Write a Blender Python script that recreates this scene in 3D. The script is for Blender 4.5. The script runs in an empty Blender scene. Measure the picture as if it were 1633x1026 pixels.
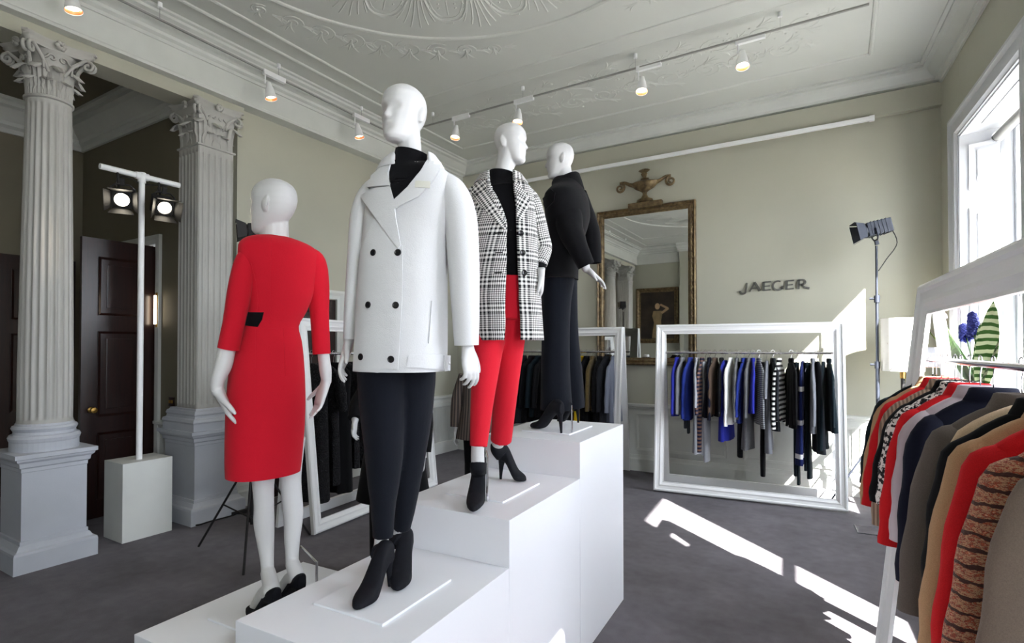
import bpy, bmesh, math, random
from mathutils import Vector, Matrix, geometry, noise
from mathutils.bvhtree import BVHTree
PI = math.pi
random.seed(7)
SC = bpy.context.scene
COL = SC.collection

# ------------------------------------------------------------------ camera
FPX, CX, CY, EYE = 865.0, 816.5, 542.0, 1.6
YAW = math.atan(520 / 865.0)
PITCH = math.radians(0.8)
cam_d = bpy.data.cameras.new('camera')
cam_d.sensor_width = 36.0
cam_d.lens = FPX / 1633 * 36.0
cam_d.shift_y = 29.0 / 1633
cam_d.clip_start = 0.05
cam = bpy.data.objects.new('camera', cam_d)
cam.location = (0, 0, EYE)
cam.rotation_euler = (PI / 2 + PITCH, 0, YAW)
COL.objects.link(cam)
SC.camera = cam

# ------------------------------------------------------------------ daylight
SUN_DIR = Vector((-1.0, 0.96, -1.08)).normalized()
w = bpy.data.worlds.new('sky')
SC.world = w
w.use_nodes = True
wb = w.node_tree.nodes['Background']
wb.inputs[0].default_value = (0.90, 0.96, 1.06, 1)
wb.inputs[1].default_value = 10.5
sd = bpy.data.lights.new('sun', 'SUN')
sd.energy = 42.0
sd.angle = math.radians(0.55)
sd.color = (1.0, 0.97, 0.92)
sun = bpy.data.objects.new('sun', sd)
sun.rotation_euler = SUN_DIR.to_track_quat('-Z', 'Y').to_euler()
sun.location = (6, -3, 8)
COL.objects.link(sun)
SC.view_settings.view_transform = 'Standard'
SC.view_settings.look = 'None'
SC.view_settings.gamma = 1.0
SC.view_settings.exposure = 0.76
SC.view_settings.use_curve_mapping = False
SC.cycles.max_bounces = 10
SC.cycles.diffuse_bounces = 6
SC.cycles.glossy_bounces = 4
SC.cycles.sample_clamp_indirect = 8.0
SC.cycles.caustics_reflective = False
SC.cycles.caustics_refractive = False

# the window wall is slightly out of square: frame (s along the wall, o outwards)
WO = Vector((0.905, 6.9, 0))
WT = Vector((0.0717, -0.9974, 0)).normalized()
WN = Vector((0.9974, 0.0717, 0)).normalized()
WIN_S = [0.65, 3.78, 6.98]
WIN_W, WIN_SILL, WIN_HEAD = 1.5, 0.5, 3.52
WALL_T = 0.42
def wpt(s, o, z):
    return WO + WT * s + WN * o + Vector((0, 0, z))
for i, s0 in enumerate(WIN_S):                      # sky portals in the window openings
    pd = bpy.data.lights.new('window_portal', 'AREA')
    pd.shape = 'RECTANGLE'
    pd.size, pd.size_y = WIN_W, WIN_HEAD - WIN_SILL
    pd.cycles.is_portal = True
    po = bpy.data.objects.new('window_portal', pd)
    po.location = wpt(s0 + WIN_W / 2, WALL_T + 0.08, (WIN_HEAD + WIN_SILL) / 2)
    po.rotation_euler = (-WN).to_track_quat('-Z', 'Y').to_euler()
    COL.objects.link(po)

# ------------------------------------------------------------------ sight lines
FH = Vector((-math.sin(YAW), math.cos(YAW), 0))
RT = Vector((math.cos(YAW), math.sin(YAW), 0))
ZZ = Vector((0, 0, 1))
FW = FH * math.cos(PITCH) + ZZ * math.sin(PITCH)
UP = ZZ * math.cos(PITCH) - FH * math.sin(PITCH)
CC = Vector((0, 0, EYE))
def ray(u, v):
    return FW + RT * ((u - CX) / FPX) - UP * ((v - CY) / FPX)
def at(u, v, D):
    return CC + ray(u, v) * D
def onz(u, v, z):
    d = ray(u, v); return CC + d * ((z - EYE) / d.z)
def onx(u, v, X):
    d = ray(u, v); return CC + d * (X / d.x)
def ony(u, v, Y):
    d = ray(u, v); return CC + d * (Y / d.y)

# ------------------------------------------------------------------ materials
def srgb(r, g, b):
    f = lambda c: (c / 255 / 12.92) if c / 255 <= 0.04045 else ((c / 255 + 0.055) / 1.055) ** 2.4
    return (f(r), f(g), f(b), 1)
class NT:
    def __init__(s, name):
        s.m = bpy.data.materials.new(name); s.m.use_nodes = True
        s.t = s.m.node_tree; s.b = s.t.nodes['Principled BSDF']; s.l = s.t.links
    def n(s, typ, **kw):
        x = s.t.nodes.new(typ)
        for k, v in kw.items():
            setattr(x, k, v)
        return x
    def math(s, op, a, b=None, c=None):
        x = s.n('ShaderNodeMath', operation=op)
        for i, q in enumerate((a, b, c)):
            if q is None: continue
            if isinstance(q, (int, float)): x.inputs[i].default_value = q
            else: s.l.new(q, x.inputs[i])
        return x.outputs[0]
    def coord(s, kind='Object'):
        return s.n('ShaderNodeTexCoord').outputs[kind]
    def noise(s, vec, scale, detail=3, rough=0.5):
        x = s.n('ShaderNodeTexNoise'); x.inputs['Scale'].default_value = scale
        x.inputs['Detail'].default_value = detail; x.inputs['Roughness'].default_value = rough
        s.l.new(vec, x.inputs['Vector']); return x.outputs['Fac']
    def ramp(s, fac, stops):
        x = s.n('ShaderNodeValToRGB')
        while len(x.color_ramp.elements) < len(stops): x.color_ramp.elements.new(0.5)
        for e, (p, c) in zip(x.color_ramp.elements, stops):
            e.position = p; e.color = c
        s.l.new(fac, x.inputs[0]); return x.outputs[0]
    def mix(s, fac, a, b):
        x = s.n('ShaderNodeMix', data_type='RGBA')
        for i, q in ((0, fac), (6, a), (7, b)):
            if isinstance(q, (int, float, tuple)): x.inputs[i].default_value = q
            else: s.l.new(q, x.inputs[i])
        return x.outputs[2]
    def bump(s, h, strength=0.3, dist=0.01):
        x = s.n('ShaderNodeBump'); x.inputs['Strength'].default_value = strength
        x.inputs['Distance'].default_value = dist
        s.l.new(h, x.inputs['Height']); s.l.new(x.outputs[0], s.b.inputs['Normal'])
    def color(s, c):
        if isinstance(c, tuple): s.b.inputs['Base Color'].default_value = c
        else: s.l.new(c, s.b.inputs['Base Color'])
    def set(s, rough=0.5, metal=0.0, spec=0.5, sheen=0.0):
        s.b.inputs['Roughness'].default_value = rough
        s.b.inputs['Metallic'].default_value = metal
        s.b.inputs['Specular IOR Level'].default_value = spec
        s.b.inputs['Sheen Weight'].default_value = sheen
        return s.m
def shade(c, k):
    return (min(1, c[0] * k), min(1, c[1] * k), min(1, c[2] * k), 1)
def paint(name, c, rough=0.5, var=0.06, scale=3.0, bump=0.05, metal=0, spec=0.4):
    t = NT(name); v = t.coord()
    f = t.noise(v, scale, 4)
    t.color(t.ramp(f, [(0.3, shade(c, 1 - var)), (0.7, shade(c, 1 + var))]))
    t.bump(t.noise(v, scale * 30, 2), bump, 0.004)
    return t.set(rough, metal, spec)
def cloth(name, c, var=0.12, weave=420, rough=0.9, sheen=0.04, rib=None, spec=0.15):
    t = NT(name); v = t.coord()
    f = t.noise(v, weave, 2)
    t.color(t.ramp(f, [(0.3, shade(c, 1 - var)), (0.7, shade(c, 1 + var))]))
    big = t.noise(v, 9, 3)
    h = t.math('ADD', t.math('MULTIPLY', f, 0.15), big)
    t.bump(h, 0.35, 0.012)
    return t.set(rough, 0, spec, sheen)
M = {}
M['wall'] = paint('stone_grey_wall_paint', srgb(179, 178, 163), 0.6, 0.03, 1.2)
M['white'] = paint('white_gloss_paint', srgb(238, 239, 240), 0.35, 0.02, 2.0, 0.03)
M['plinth'] = paint('white_plinth_paint', srgb(228, 230, 235), 0.45, 0.008, 2.0, 0.02)
M['trim'] = paint('old_white_trim_paint', srgb(208, 210, 206), 0.42, 0.04, 4.0, 0.08)
M['joinery'] = paint('white_window_joinery', srgb(202, 204, 208), 0.4, 0.02, 2.0, 0.03)
M['track'] = paint('grey_track_paint', srgb(150, 150, 146), 0.5)
M['column'] = paint('shade_toned_column_paint', srgb(176, 175, 170), 0.42, 0.05, 4.0, 0.08)  # trim paint darkened: dimmer light at the left is put into the colour
M['pedestal'] = paint('light_tinted_pedestal_paint', srgb(188, 192, 200), 0.42, 0.04, 4.0, 0.08)  # trim paint dimmed and blued: bluish window light is put into the colour
M['ceiling'] = paint('ceiling_paint', srgb(205, 207, 202), 0.7, 0.02, 1.0)
M['mannequin'] = paint('satin_white_mannequin', srgb(198, 198, 198), 0.38, 0.01, 3.0, 0.0)
M['black_metal'] = paint('black_metal', srgb(26, 24, 24), 0.6, 0.1, 6, 0.05, 0.05)
M['grey_metal'] = paint('lamp_grey_metal', srgb(40, 45, 56), 0.5, 0.08, 6, 0.05, 0.05)
M['chrome'] = paint('chrome', srgb(205, 205, 210), 0.16, 0.02, 6, 0.0, 1.0)
M['brass'] = paint('brass', srgb(190, 150, 80), 0.35, 0.08, 6, 0.02, 0.9)
M['plastic'] = paint('black_button_plastic', srgb(16, 16, 20), 0.25, 0.05)
M['leather'] = paint('black_suede', srgb(17, 18, 24), 0.75, 0.15, 40, 0.2, 0, 0.2)
M['insole'] = paint('red_insole', srgb(120, 30, 34), 0.6)
M['green'] = paint('leaf_green', srgb(84, 120, 60), 0.5, 0.3, 30)
M['bright_green'] = paint('spring_green', srgb(150, 190, 70), 0.5, 0.2, 30)
M['petal'] = paint('blue_petal', srgb(70, 78, 170), 0.6, 0.3, 60)
M['ceramic'] = paint('white_ceramic', srgb(225, 222, 216), 0.2)
def m_carpet():
    t = NT('charcoal_carpet'); v = t.coord()
    a = t.noise(v, 2.2, 5, 0.6); b = t.noise(v, 260, 2); c = t.noise(v, 14, 4)
    k = t.math('ADD', t.math('MULTIPLY', a, 0.45), t.math('ADD', t.math('MULTIPLY', b, 0.35), t.math('MULTIPLY', c, 0.2)))
    t.color(t.ramp(k, [(0.33, srgb(74, 71, 75)), (0.66, srgb(113, 109, 115))]))
    t.bump(b, 0.5, 0.006)
    return t.set(0.97, 0, 0.05, 0.1)
M['carpet'] = m_carpet()
def m_wood(name, c1, c2, rough=0.3):
    t = NT(name); v = t.coord()
    mp = t.n('ShaderNodeMapping'); mp.inputs['Scale'].default_value = (9, 9, 0.8)
    t.l.new(v, mp.inputs[0])
    f = t.noise(mp.outputs[0], 5, 6, 0.6)
    t.color(t.ramp(f, [(0.3, c1), (0.7, c2)]))
    t.bump(f, 0.1, 0.003)
    return t.set(rough, 0, 0.5)
M['mahogany'] = m_wood('dark_mahogany', srgb(24, 9, 7), srgb(42, 17, 12))
def m_gilt():
    t = NT('old_gilding'); v = t.coord()
    f = t.noise(v, 18, 5, 0.65)
    t.color(t.ramp(f, [(0.3, srgb(66, 54, 38)), (0.5, srgb(108, 90, 62)), (0.75, srgb(146, 126, 90))]))
    t.bump(f, 0.5, 0.006)
    return t.set(0.45, 0.45, 0.5)
M['gilt'] = m_gilt()
def m_mirror():
    t = NT('mirror_glass'); t.color((0.86, 0.88, 0.86, 1)); return t.set(0.015, 1.0)
M['mirror'] = m_mirror()
def m_glass():
    t = NT('window_glass')
    tr = t.n('ShaderNodeBsdfTransparent'); gl = t.n('ShaderNodeBsdfGlossy'); gl.inputs['Roughness'].default_value = 0.02
    mx = t.n('ShaderNodeMixShader'); mx.inputs[0].default_value = 0.05
    t.l.new(tr.outputs[0], mx.inputs[1]); t.l.new(gl.outputs[0], mx.inputs[2])
    t.l.new(mx.outputs[0], t.t.nodes['Material Output'].inputs[0])
    return t.m
M['glass'] = m_glass()
def m_emit(name, c, e):
    t = NT(name); t.color(c)
    t.b.inputs['Emission Color'].default_value = c; t.b.inputs['Emission Strength'].default_value = e
    return t.m
M['lamp_on'] = m_emit('lit_lamp_glass', (1.0, 0.86, 0.68, 1), 9)
M['lamp_hot'] = m_emit('lit_theatre_lens', (1.0, 0.9, 0.72, 1), 12)
M['copper'] = paint('copper_reflector', srgb(214, 140, 96), 0.3, 0.05, 5, 0, 0.9)
def m_lampshade():
    t = NT('cream_lampshade_fabric'); v = t.coord()
    f = t.noise(v, 22, 4, 0.7)
    t.color(t.ramp(f, [(0.66, srgb(244, 242, 236)), (0.72, srgb(206, 190, 178))]))
    t.b.inputs['Subsurface Weight'].default_value = 0.0
    return t.set(0.8, 0, 0.1)
M['shadefab'] = m_lampshade()

def m_glen():
    """black and white glen check, woven from warp and weft stripes over the cloth's own UVs"""
    t = NT('black_white_glen_check'); uv = t.coord('UV')
    sp = t.n('ShaderNodeSeparateXYZ'); t.l.new(uv, sp.inputs[0])
    def stripes(c):
        big = t.math('GREATER_THAN', t.math('FRACT', t.math('DIVIDE', c, 0.115)), 0.42)
        wide = t.math('GREATER_THAN', t.math('FRACT', t.math('DIVIDE', c, 0.0192)), 0.5)
        fine = t.math('GREATER_THAN', t.math('FRACT', t.math('DIVIDE', c, 0.0096)), 0.5)
        return t.math('ADD', t.math('MULTIPLY', big, fine), t.math('MULTIPLY', t.math('SUBTRACT', 1.0, big), wide))
    a = stripes(sp.outputs[0]); b = stripes(sp.outputs[1])
    tw = t.math('GREATER_THAN', t.math('FRACT', t.math('DIVIDE', t.math('ADD', sp.outputs[0], sp.outputs[1]), 0.0048)), 0.5)
    k = t.math('ADD', t.math('MULTIPLY', a, tw), t.math('MULTIPLY', b, t.math('SUBTRACT', 1.0, tw)))
    t.color(t.mix(k, srgb(22, 22, 26), srgb(232, 231, 228)))
    return t.set(0.9, 0, 0.1, 0.1)
M['glen'] = m_glen()
def m_stripe(name, c1, c2, period, axis=2, duty=0.5, fuzz=0.0):
    t = NT(name); sp = t.n('ShaderNodeSeparateXYZ'); v = t.coord(); t.l.new(v, sp.inputs[0])
    c = sp.outputs[axis]
    if fuzz: c = t.math('ADD', c, t.math('MULTIPLY', t.noise(v, 30, 2), fuzz))
    k = t.math('GREATER_THAN', t.math('FRACT', t.math('DIVIDE', c, period)), duty)
    t.color(t.mix(k, c1, c2)); t.bump(k, 0.2, 0.004)
    return t.set(0.9, 0, 0.1, 0.1)
def m_tweed(name, cols, scale=60, bands=True):
    t = NT(name); v = t.coord(); sp = t.n('ShaderNodeSeparateXYZ'); t.l.new(v, sp.inputs[0])
    mp = t.n('ShaderNodeMapping'); mp.inputs['Scale'].default_value = (1, 1, 2.4); t.l.new(v, mp.inputs[0])
    f = t.noise(mp.outputs[0], scale, 4, 0.8)
    st = [(0.30 + 0.4 * i / (len(cols) - 1), c) for i, c in enumerate(cols)]
    base = t.ramp(f, st)
    z = t.math('ADD', sp.outputs[2], t.math('MULTIPLY', t.noise(v, 20, 3), 0.03))
    k = t.math('GREATER_THAN', t.math('FRACT', t.math('DIVIDE', z, 0.036)), t.math('ADD', 0.55, t.math('MULTIPLY', t.noise(v, 34, 3), 0.45)))
    t.color(t.mix(k, base, srgb(74, 46, 42)) if bands else base); t.bump(f, 0.7, 0.01)
    return t.set(0.95, 0, 0.1, 0.2)
def m_sequin():
    t = NT('black_sequins'); v = t.coord()
    x = t.n('ShaderNodeTexVoronoi'); x.inputs['Scale'].default_value = 90; t.l.new(v, x.inputs['Vector'])
    t.color(srgb(20, 20, 24)); 
    r = t.ramp(x.outputs['Distance'], [(0.2, (0.1, 0.1, 0.1, 1)), (0.5, (0.9, 0.9, 0.9, 1))])
    t.l.new(r, t.b.inputs['Roughness']); t.bump(x.outputs['Distance'], 0.9, 0.01)
    m = t.m; t.b.inputs['Metallic'].default_value = 0.4
    return m
M['sequin'] = m_sequin()
def m_spots(name, c1, c2, scale):
    t = NT(name); v = t.coord()
    f = t.noise(v, scale, 2, 0.6)
    t.color(t.ramp(f, [(0.48, c1), (0.52, c2)])); return t.set(0.7, 0, 0.3)
M['c_red'] = cloth('red_crepe', srgb(190, 22, 40), 0.04)
M['c_trouser_red'] = cloth('red_trouser_cloth', srgb(198, 30, 46), 0.04)
M['c_white'] = cloth('white_boiled_wool', srgb(208, 209, 211), 0.02, 300)
M['c_black'] = cloth('black_wool', srgb(11, 11, 14), 0.15)
M['c_navyblack'] = cloth('blue_black_suiting', srgb(15, 18, 26), 0.12)
M['c_knit'] = cloth('black_knit', srgb(9, 9, 12), 0.2, 200)
M['tag'] = cloth('woven_label', srgb(206, 206, 196), 0.03)
SW = {  # rail clothes
 'royal': srgb(38, 44, 140), 'navy': srgb(15, 18, 34), 'blue': srgb(30, 46, 120), 'grey': srgb(112, 114, 120),
 'lightgrey': srgb(150, 152, 158), 'charcoal': srgb(38, 40, 45), 'black': srgb(12, 12, 15), 'brown': srgb(78, 64, 54),
 'cream': srgb(216, 206, 188), 'white': srgb(226, 226, 224), 'yellow': srgb(222, 186, 30), 'camel': srgb(172, 138, 104),
 'taupe': srgb(120, 106, 96), 'red': srgb(190, 26, 32), 'teal': srgb(14, 26, 32), 'lilac': srgb(170, 152, 164),
 'beige': srgb(190, 166, 138), 'olive': srgb(86, 76, 46), 'bluegrey': srgb(128, 134, 152), 'greybrown': srgb(92, 84, 78)}
for k, c in SW.items():
    M['g_' + k] = cloth(k + '_garment_cloth', c, 0.12)
M['g_bwstripe'] = m_stripe('black_white_stripe_knit', srgb(20, 20, 24), srgb(222, 222, 220), 0.05)
M['g_brownstripe'] = m_stripe('brown_navy_stripe_knit', srgb(30, 32, 56), srgb(120, 92, 80), 0.042)
M['g_greyrib'] = m_stripe('grey_rib_knit', srgb(84, 86, 92), srgb(140, 142, 146), 0.02)
M['g_herring'] = m_stripe('taupe_rib_knit', srgb(118, 98, 84), srgb(160, 136, 118), 0.014, 0)
M['g_navyblock'] = m_stripe('navy_white_block_knit', srgb(24, 34, 80), srgb(224, 224, 226), 0.34, 2, 0.86)
M['g_tweedbw'] = m_tweed('grey_black_tweed', [srgb(30, 30, 34), srgb(120, 120, 124), srgb(60, 62, 66), srgb(190, 190, 190)], 110, False)
M['g_tweedred'] = m_tweed('red_orange_boucle', [srgb(60, 26, 28), srgb(168, 62, 50), srgb(206, 168, 130), srgb(118, 34, 42), srgb(204, 110, 72), srgb(226, 204, 180)], 62)
M['g_animal'] = m_spots('black_white_print', srgb(20, 18, 20), srgb(220, 214, 208), 60)
M['g_camo'] = m_tweed('olive_brown_tweed', [srgb(40, 34, 24), srgb(110, 92, 56), srgb(66, 54, 36)], 60, False)
M['g_herringbone'] = m_stripe('brown_pleated_cloth', srgb(66, 60, 58), srgb(112, 100, 92), 0.03, 0)
M['g_satin'] = paint('lilac_grey_satin', srgb(176, 162, 168), 0.3, 0.08, 5)
M['g_sequin'] = M['sequin']

# ------------------------------------------------------------------ object helpers
def link_mesh(name, bm, mat, parent=None, smooth=True, sharp=None):
    bmesh.ops.recalc_face_normals(bm, faces=bm.faces)
    me = bpy.data.meshes.new(name); bm.to_mesh(me); bm.free()
    if smooth:
        for p in me.polygons: p.use_smooth = True
        if sharp is not None:
            try: me.set_sharp_from_angle(angle=math.radians(sharp))
            except Exception: pass
    o = bpy.data.objects.new(name, me)
    for m in (mat if isinstance(mat, (list, tuple)) else [mat]): me.materials.append(m)
    COL.objects.link(o)
    if parent is not None:
        o.parent = parent
        o.matrix_parent_inverse = Matrix.Identity(4)
    return o
def obj(name, bm, mat, parent=None, smooth=True, sharp=40):
    """bm in the parent's local space"""
    return link_mesh(name, bm, mat, parent, smooth, sharp)
def wobj(name, bm, mat, parent, smooth=True, sharp=40):
    """bm in world space, parented under a thing: converted to local space"""
    if parent is not None:
        mw = Matrix.LocRotScale(parent.location, parent.rotation_euler, None)
        p = parent
        while p.parent is not None:
            p = p.parent
            mw = Matrix.LocRotScale(p.location, p.rotation_euler, None) @ mw
        bmesh.ops.transform(bm, matrix=mw.inverted(), verts=bm.verts)
    return link_mesh(name, bm, mat, parent, smooth, sharp)
def tag(o, label=None, cat=None, group=None, kind=None):
    if label: o['label'] = label
    if cat: o['category'] = cat
    if group: o['group'] = group
    if kind: o['kind'] = kind
    return o
def thing(name, label, cat, loc=(0, 0, 0), rz=0.0, group=None):
    o = bpy.data.objects.new(name, None); COL.objects.link(o)
    o.empty_display_size = 0.1
    o.location = loc; o.rotation_euler = (0, 0, rz)
    return tag(o, label, cat, group)
def struct(name, bm, mat, smooth=False, label=None):
    o = link_mesh(name, bm, mat, None, smooth, 35); o['kind'] = 'structure'
    if label: o['label'] = label
    return o
def dup(root, loc, rz=None, label=None, group=None):
    r = root.copy(); COL.objects.link(r); r.location = loc
    if rz is not None: r.rotation_euler = (0, 0, rz)
    if label: r['label'] = label
    if group: r['group'] = group
    for ch in list(root.children):
        c = ch.copy(); COL.objects.link(c); c.parent = r
        for g in ch.children:
            d = g.copy(); COL.objects.link(d); d.parent = c
    return r
def NB(): return bmesh.new()
def box(bm, x0, x1, y0, y1, z0, z1, mtx=None, bevel=0):
    vs = [bm.verts.new((x, y, z)) for z in (z0, z1) for y in (y0, y1) for x in (x0, x1)]
    fs = [(0, 2, 3, 1), (4, 5, 7, 6), (0, 1, 5, 4), (2, 6, 7, 3), (1, 3, 7, 5), (0, 4, 6, 2)]
    faces = [bm.faces.new([vs[i] for i in f]) for f in fs]
    if bevel:
        es = list({e for f in faces for e in f.edges})
        r = bmesh.ops.bevel(bm, geom=es, offset=bevel, segments=2, affect='EDGES', profile=0.7)
        vs = list({v for f in r['faces'] for v in f.verts} | {v for v in vs if v.is_valid})
    if mtx is not None:
        bmesh.ops.transform(bm, matrix=mtx, verts=[v for v in vs if v.is_valid])
    return vs
def loft(bm, rings, close=True, cap=True, uvs=None):
    """rings: list of lists of points (same count). close: rings are closed loops."""
    layer = bm.loops.layers.uv.verify()
    V = [[bm.verts.new(p) for p in r] for r in rings]
    n = len(rings[0])
    arc = []
    for r in rings:
        a = [0.0]
        for i in range(1, n + 1):
            a.append(a[-1] + (Vector(r[i % n]) - Vector(r[i - 1])).length)
        arc.append(a)
    ref = max(a[n] for a in arc)
    down = [0.0]
    for i in range(1, len(rings)):
        down.append(down[-1] + (sum((Vector(p) for p in rings[i]), Vector()) / n - sum((Vector(p) for p in rings[i - 1]), Vector()) / n).length)
    for i in range(len(rings) - 1):
        for j in range(n if close else n - 1):
            k = (j + 1) % n
            try: f = bm.faces.new((V[i][j], V[i][k], V[i + 1][k], V[i + 1][j]))
            except ValueError: continue
            us = (arc[i][j], arc[i][j + 1], arc[i + 1][j + 1], arc[i + 1][j])
            vs = (down[i], down[i], down[i + 1], down[i + 1])
            for lp, a, b in zip(f.loops, us, vs): lp[layer].uv = (a, b)
    if cap and close:
        for r in (V[0], V[-1]):
            try: bm.faces.new(r)
            except ValueError: pass
    return V
def ell(c, ax, ay, n=24, p=2.0, t0=0.0, t1=None):
    """superellipse ring; ax, ay are vectors (half axes). open arc when t1 given"""
    out = []
    m = n if t1 is None else n - 1
    for i in range(n):
        t = (2 * PI * i / n) if t1 is None else (t0 + (t1 - t0) * i / m)
        cs, sn = math.cos(t), math.sin(t)
        x = math.copysign(abs(cs) ** (2 / p), cs); y = math.copysign(abs(sn) ** (2 / p), sn)
        out.append(Vector(c) + ax * x + ay * y)
    return out
def frames(pts, up=None):
    """parallel-transport frames along a path"""
    T = []
    for i in range(len(pts)):
        a = pts[max(0, i - 1)]; b = pts[min(len(pts) - 1, i + 1)]
        T.append((b - a).normalized())
    u = up or (Vector((0, 0, 1)) if abs(T[0].z) < 0.9 else Vector((0, 1, 0)))
    x = (u - T[0] * u.dot(T[0])).normalized()
    out = []
    for t in T:
        x = (x - t * x.dot(t)).normalized()
        out.append((x, t.cross(x)))
    return out
def tube(bm, pts, rad, n=10, cap=True, flat=1.0, up=None, smooth=0):
    pts = [Vector(p) for p in pts]
    if not isinstance(rad, (list, tuple)): rad = [rad] * len(pts)
    rad = list(rad)
    if smooth: pts, rad = resample(pts, rad, smooth)
    fr = frames(pts, up)
    rings = [ell(p, x * r, y * r * flat, n) for p, r, (x, y) in zip(pts, rad, fr)]
    return loft(bm, rings, True, cap)
def cr(a, b, c, d, t):
    return 0.5 * ((2 * b) + (c - a) * t + (2 * a - 5 * b + 4 * c - d) * t * t + (-a + 3 * b - 3 * c + d) * t ** 3)
def resample(pts, rad, k):
    P, R_ = [], []
    n = len(pts)
    for i in range(n - 1):
        a, b, c, d = pts[max(0, i - 1)], pts[i], pts[i + 1], pts[min(n - 1, i + 2)]
        ra, rb, rc, rd = rad[max(0, i - 1)], rad[i], rad[i + 1], rad[min(n - 1, i + 2)]
        for j in range(k):
            t = j / k
            P.append(cr(a, b, c, d, t)); R_.append(max(0.0005, cr(ra, rb, rc, rd, t)))
    P.append(pts[-1]); R_.append(rad[-1])
    return P, R_
def lathe(bm, prof, n=24, c=(0, 0, 0)):
    rings = [[(c[0] + r * math.cos(2 * PI * i / n), c[1] + r * math.sin(2 * PI * i / n), c[2] + z) for i in range(n)] for r, z in prof]
    return loft(bm, rings, True, True)
def cyl(bm, a, b, r, n=16, r2=None):
    return tube(bm, [a, b], [r, r if r2 is None else r2], n)
def rect_frame(bm, x0, x1, z0, z1, prof, y=0.0, mtx=None):
    """moulded mitred frame in the XZ plane. prof: (inset from outer edge, y offset); closed loop"""
    rings = []
    for ins, yy in prof:
        rings.append([Vector((x0 + ins, y + yy, z0 + ins)), Vector((x1 - ins, y + yy, z0 + ins)),
                      Vector((x1 - ins, y + yy, z1 - ins)), Vector((x0 + ins, y + yy, z1 - ins))])
    rings.append(rings[0])
    new = []
    V = [[bm.verts.new(p) for p in r] for r in rings[:-1]]
    V.append(V[0])
    for i in range(len(V) - 1):
        for j in range(4):
            k = (j + 1) % 4
            bm.faces.new((V[i][j], V[i][k], V[i + 1][k], V[i + 1][j]))
    new = [v for r in V[:-1] for v in r]
    if mtx is not None: bmesh.ops.transform(bm, matrix=mtx, verts=new)
    return new
def sweep(bm, prof, a, b, out, up=ZZ, ext=(0, 0)):
    """straight moulding from a to b; prof points (outward, up)"""
    a = Vector(a); b = Vector(b); out = Vector(out)
    r = []
    for p, (q) in ((a, ext[0]), (b, ext[1])):
        r.append([p + out * o + up * z for o, z in prof])
    V = [[bm.verts.new(p) for p in x] for x in r]
    n = len(prof)
    for j in range(n):
        k = (j + 1) % n
        bm.faces.new((V[0][j], V[0][k], V[1][k], V[1][j]))
    for x in V: bm.faces.new(x)
def bvh_of(*objs):
    vs, fs = [], []
    bpy.context.view_layer.update()
    for o in objs:
        mw = o.matrix_world
        k = len(vs)
        vs += [mw @ v.co for v in o.data.vertices]
        fs += [[k + i for i in p.vertices] for p in o.data.polygons]
    return BVHTree.FromPolygons(vs, fs)
def decal(poly, bvh, off=0.002, th=0.004, step=5.0, D=None, turn=0.0):
    """a piece of cloth that lies on the surface: outline given as sight lines, thickness real"""
    P = [Vector(p) for p in poly]
    pts = []
    n = len(P)
    for i in range(n):
        a, b = P[i], P[(i + 1) % n]
        k = max(1, int((b - a).length / step))
        for j in range(k): pts.append(a.lerp(b, j / k))
    nb = len(pts)
    x0 = min(p.x for p in P); x1 = max(p.x for p in P); y0 = min(p.y for p in P); y1 = max(p.y for p in P)
    y = y0 + step * 0.5
    def inside(q):
        c = False
        for i in range(n):
            a, b = P[i], P[(i + 1) % n]
            if (a.y > q.y) != (b.y > q.y) and q.x < (b.x - a.x) * (q.y - a.y) / (b.y - a.y) + a.x: c = not c
        return c
    while y < y1:
        x = x0 + step * 0.5
        while x < x1:
            q = Vector((x, y))
            if inside(q) and min((q - p).length for p in pts[:nb]) > step * 0.45: pts.append(q)
            x += step
        y += step
    edges = [(i, (i + 1) % nb) for i in range(nb)]
    V2, E2, F2, _, _, _ = geometry.delaunay_2d_cdt(pts, edges, [], 1, 1e-4)
    hits = []
    for q in V2:
        d = ray(q.x, q.y).normalized()
        loc, nor, idx, dist = bvh.ray_cast(CC, d)
        if loc is None:
            loc, nor, idx, dist = bvh.find_nearest(at(q.x, q.y, D or 2.0))
            loc = at(q.x, q.y, max(0.3, (loc - CC).dot(FW)))
        if nor.dot(d) > 0: nor = -nor
        hits.append((loc, nor))
    bm = bmesh.new(); layer = bm.loops.layers.uv.verify()
    T = [bm.verts.new(l + m * (off + th)) for l, m in hits]
    B = [bm.verts.new(l + m * off) for l, m in hits]
    cnt = {}
    for f in F2:
        f = list(f)
        g = bm.faces.new([T[i] for i in f])
        for lp in g.loops:
            a_, z_ = lp.vert.co.dot(RT), lp.vert.co.z
            lp[layer].uv = (a_ * math.cos(turn) + z_ * math.sin(turn), z_ * math.cos(turn) - a_ * math.sin(turn))
        bm.faces.new([B[i] for i in reversed(f)])
        for i in range(len(f)):
            a, b = f[i], f[(i + 1) % len(f)]
            k = (min(a, b), max(a, b)); cnt.setdefault(k, []).append((a, b))
    for k, v in cnt.items():
        if len(v) == 1:
            a, b = v[0]
            try: bm.faces.new((T[b], T[a], B[a], B[b]))
            except ValueError: pass
    return bm

# ================================================================== THE ROOM
XL, YF, YB, ZC = -5.15, 6.9, -1.7, 4.45
WM = Matrix.Translation(WO) @ Matrix((( WT.x, WN.x, 0, 0), (WT.y, WN.y, 0, 0), (0, 0, 1, 0), (0, 0, 0, 1)))
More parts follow.
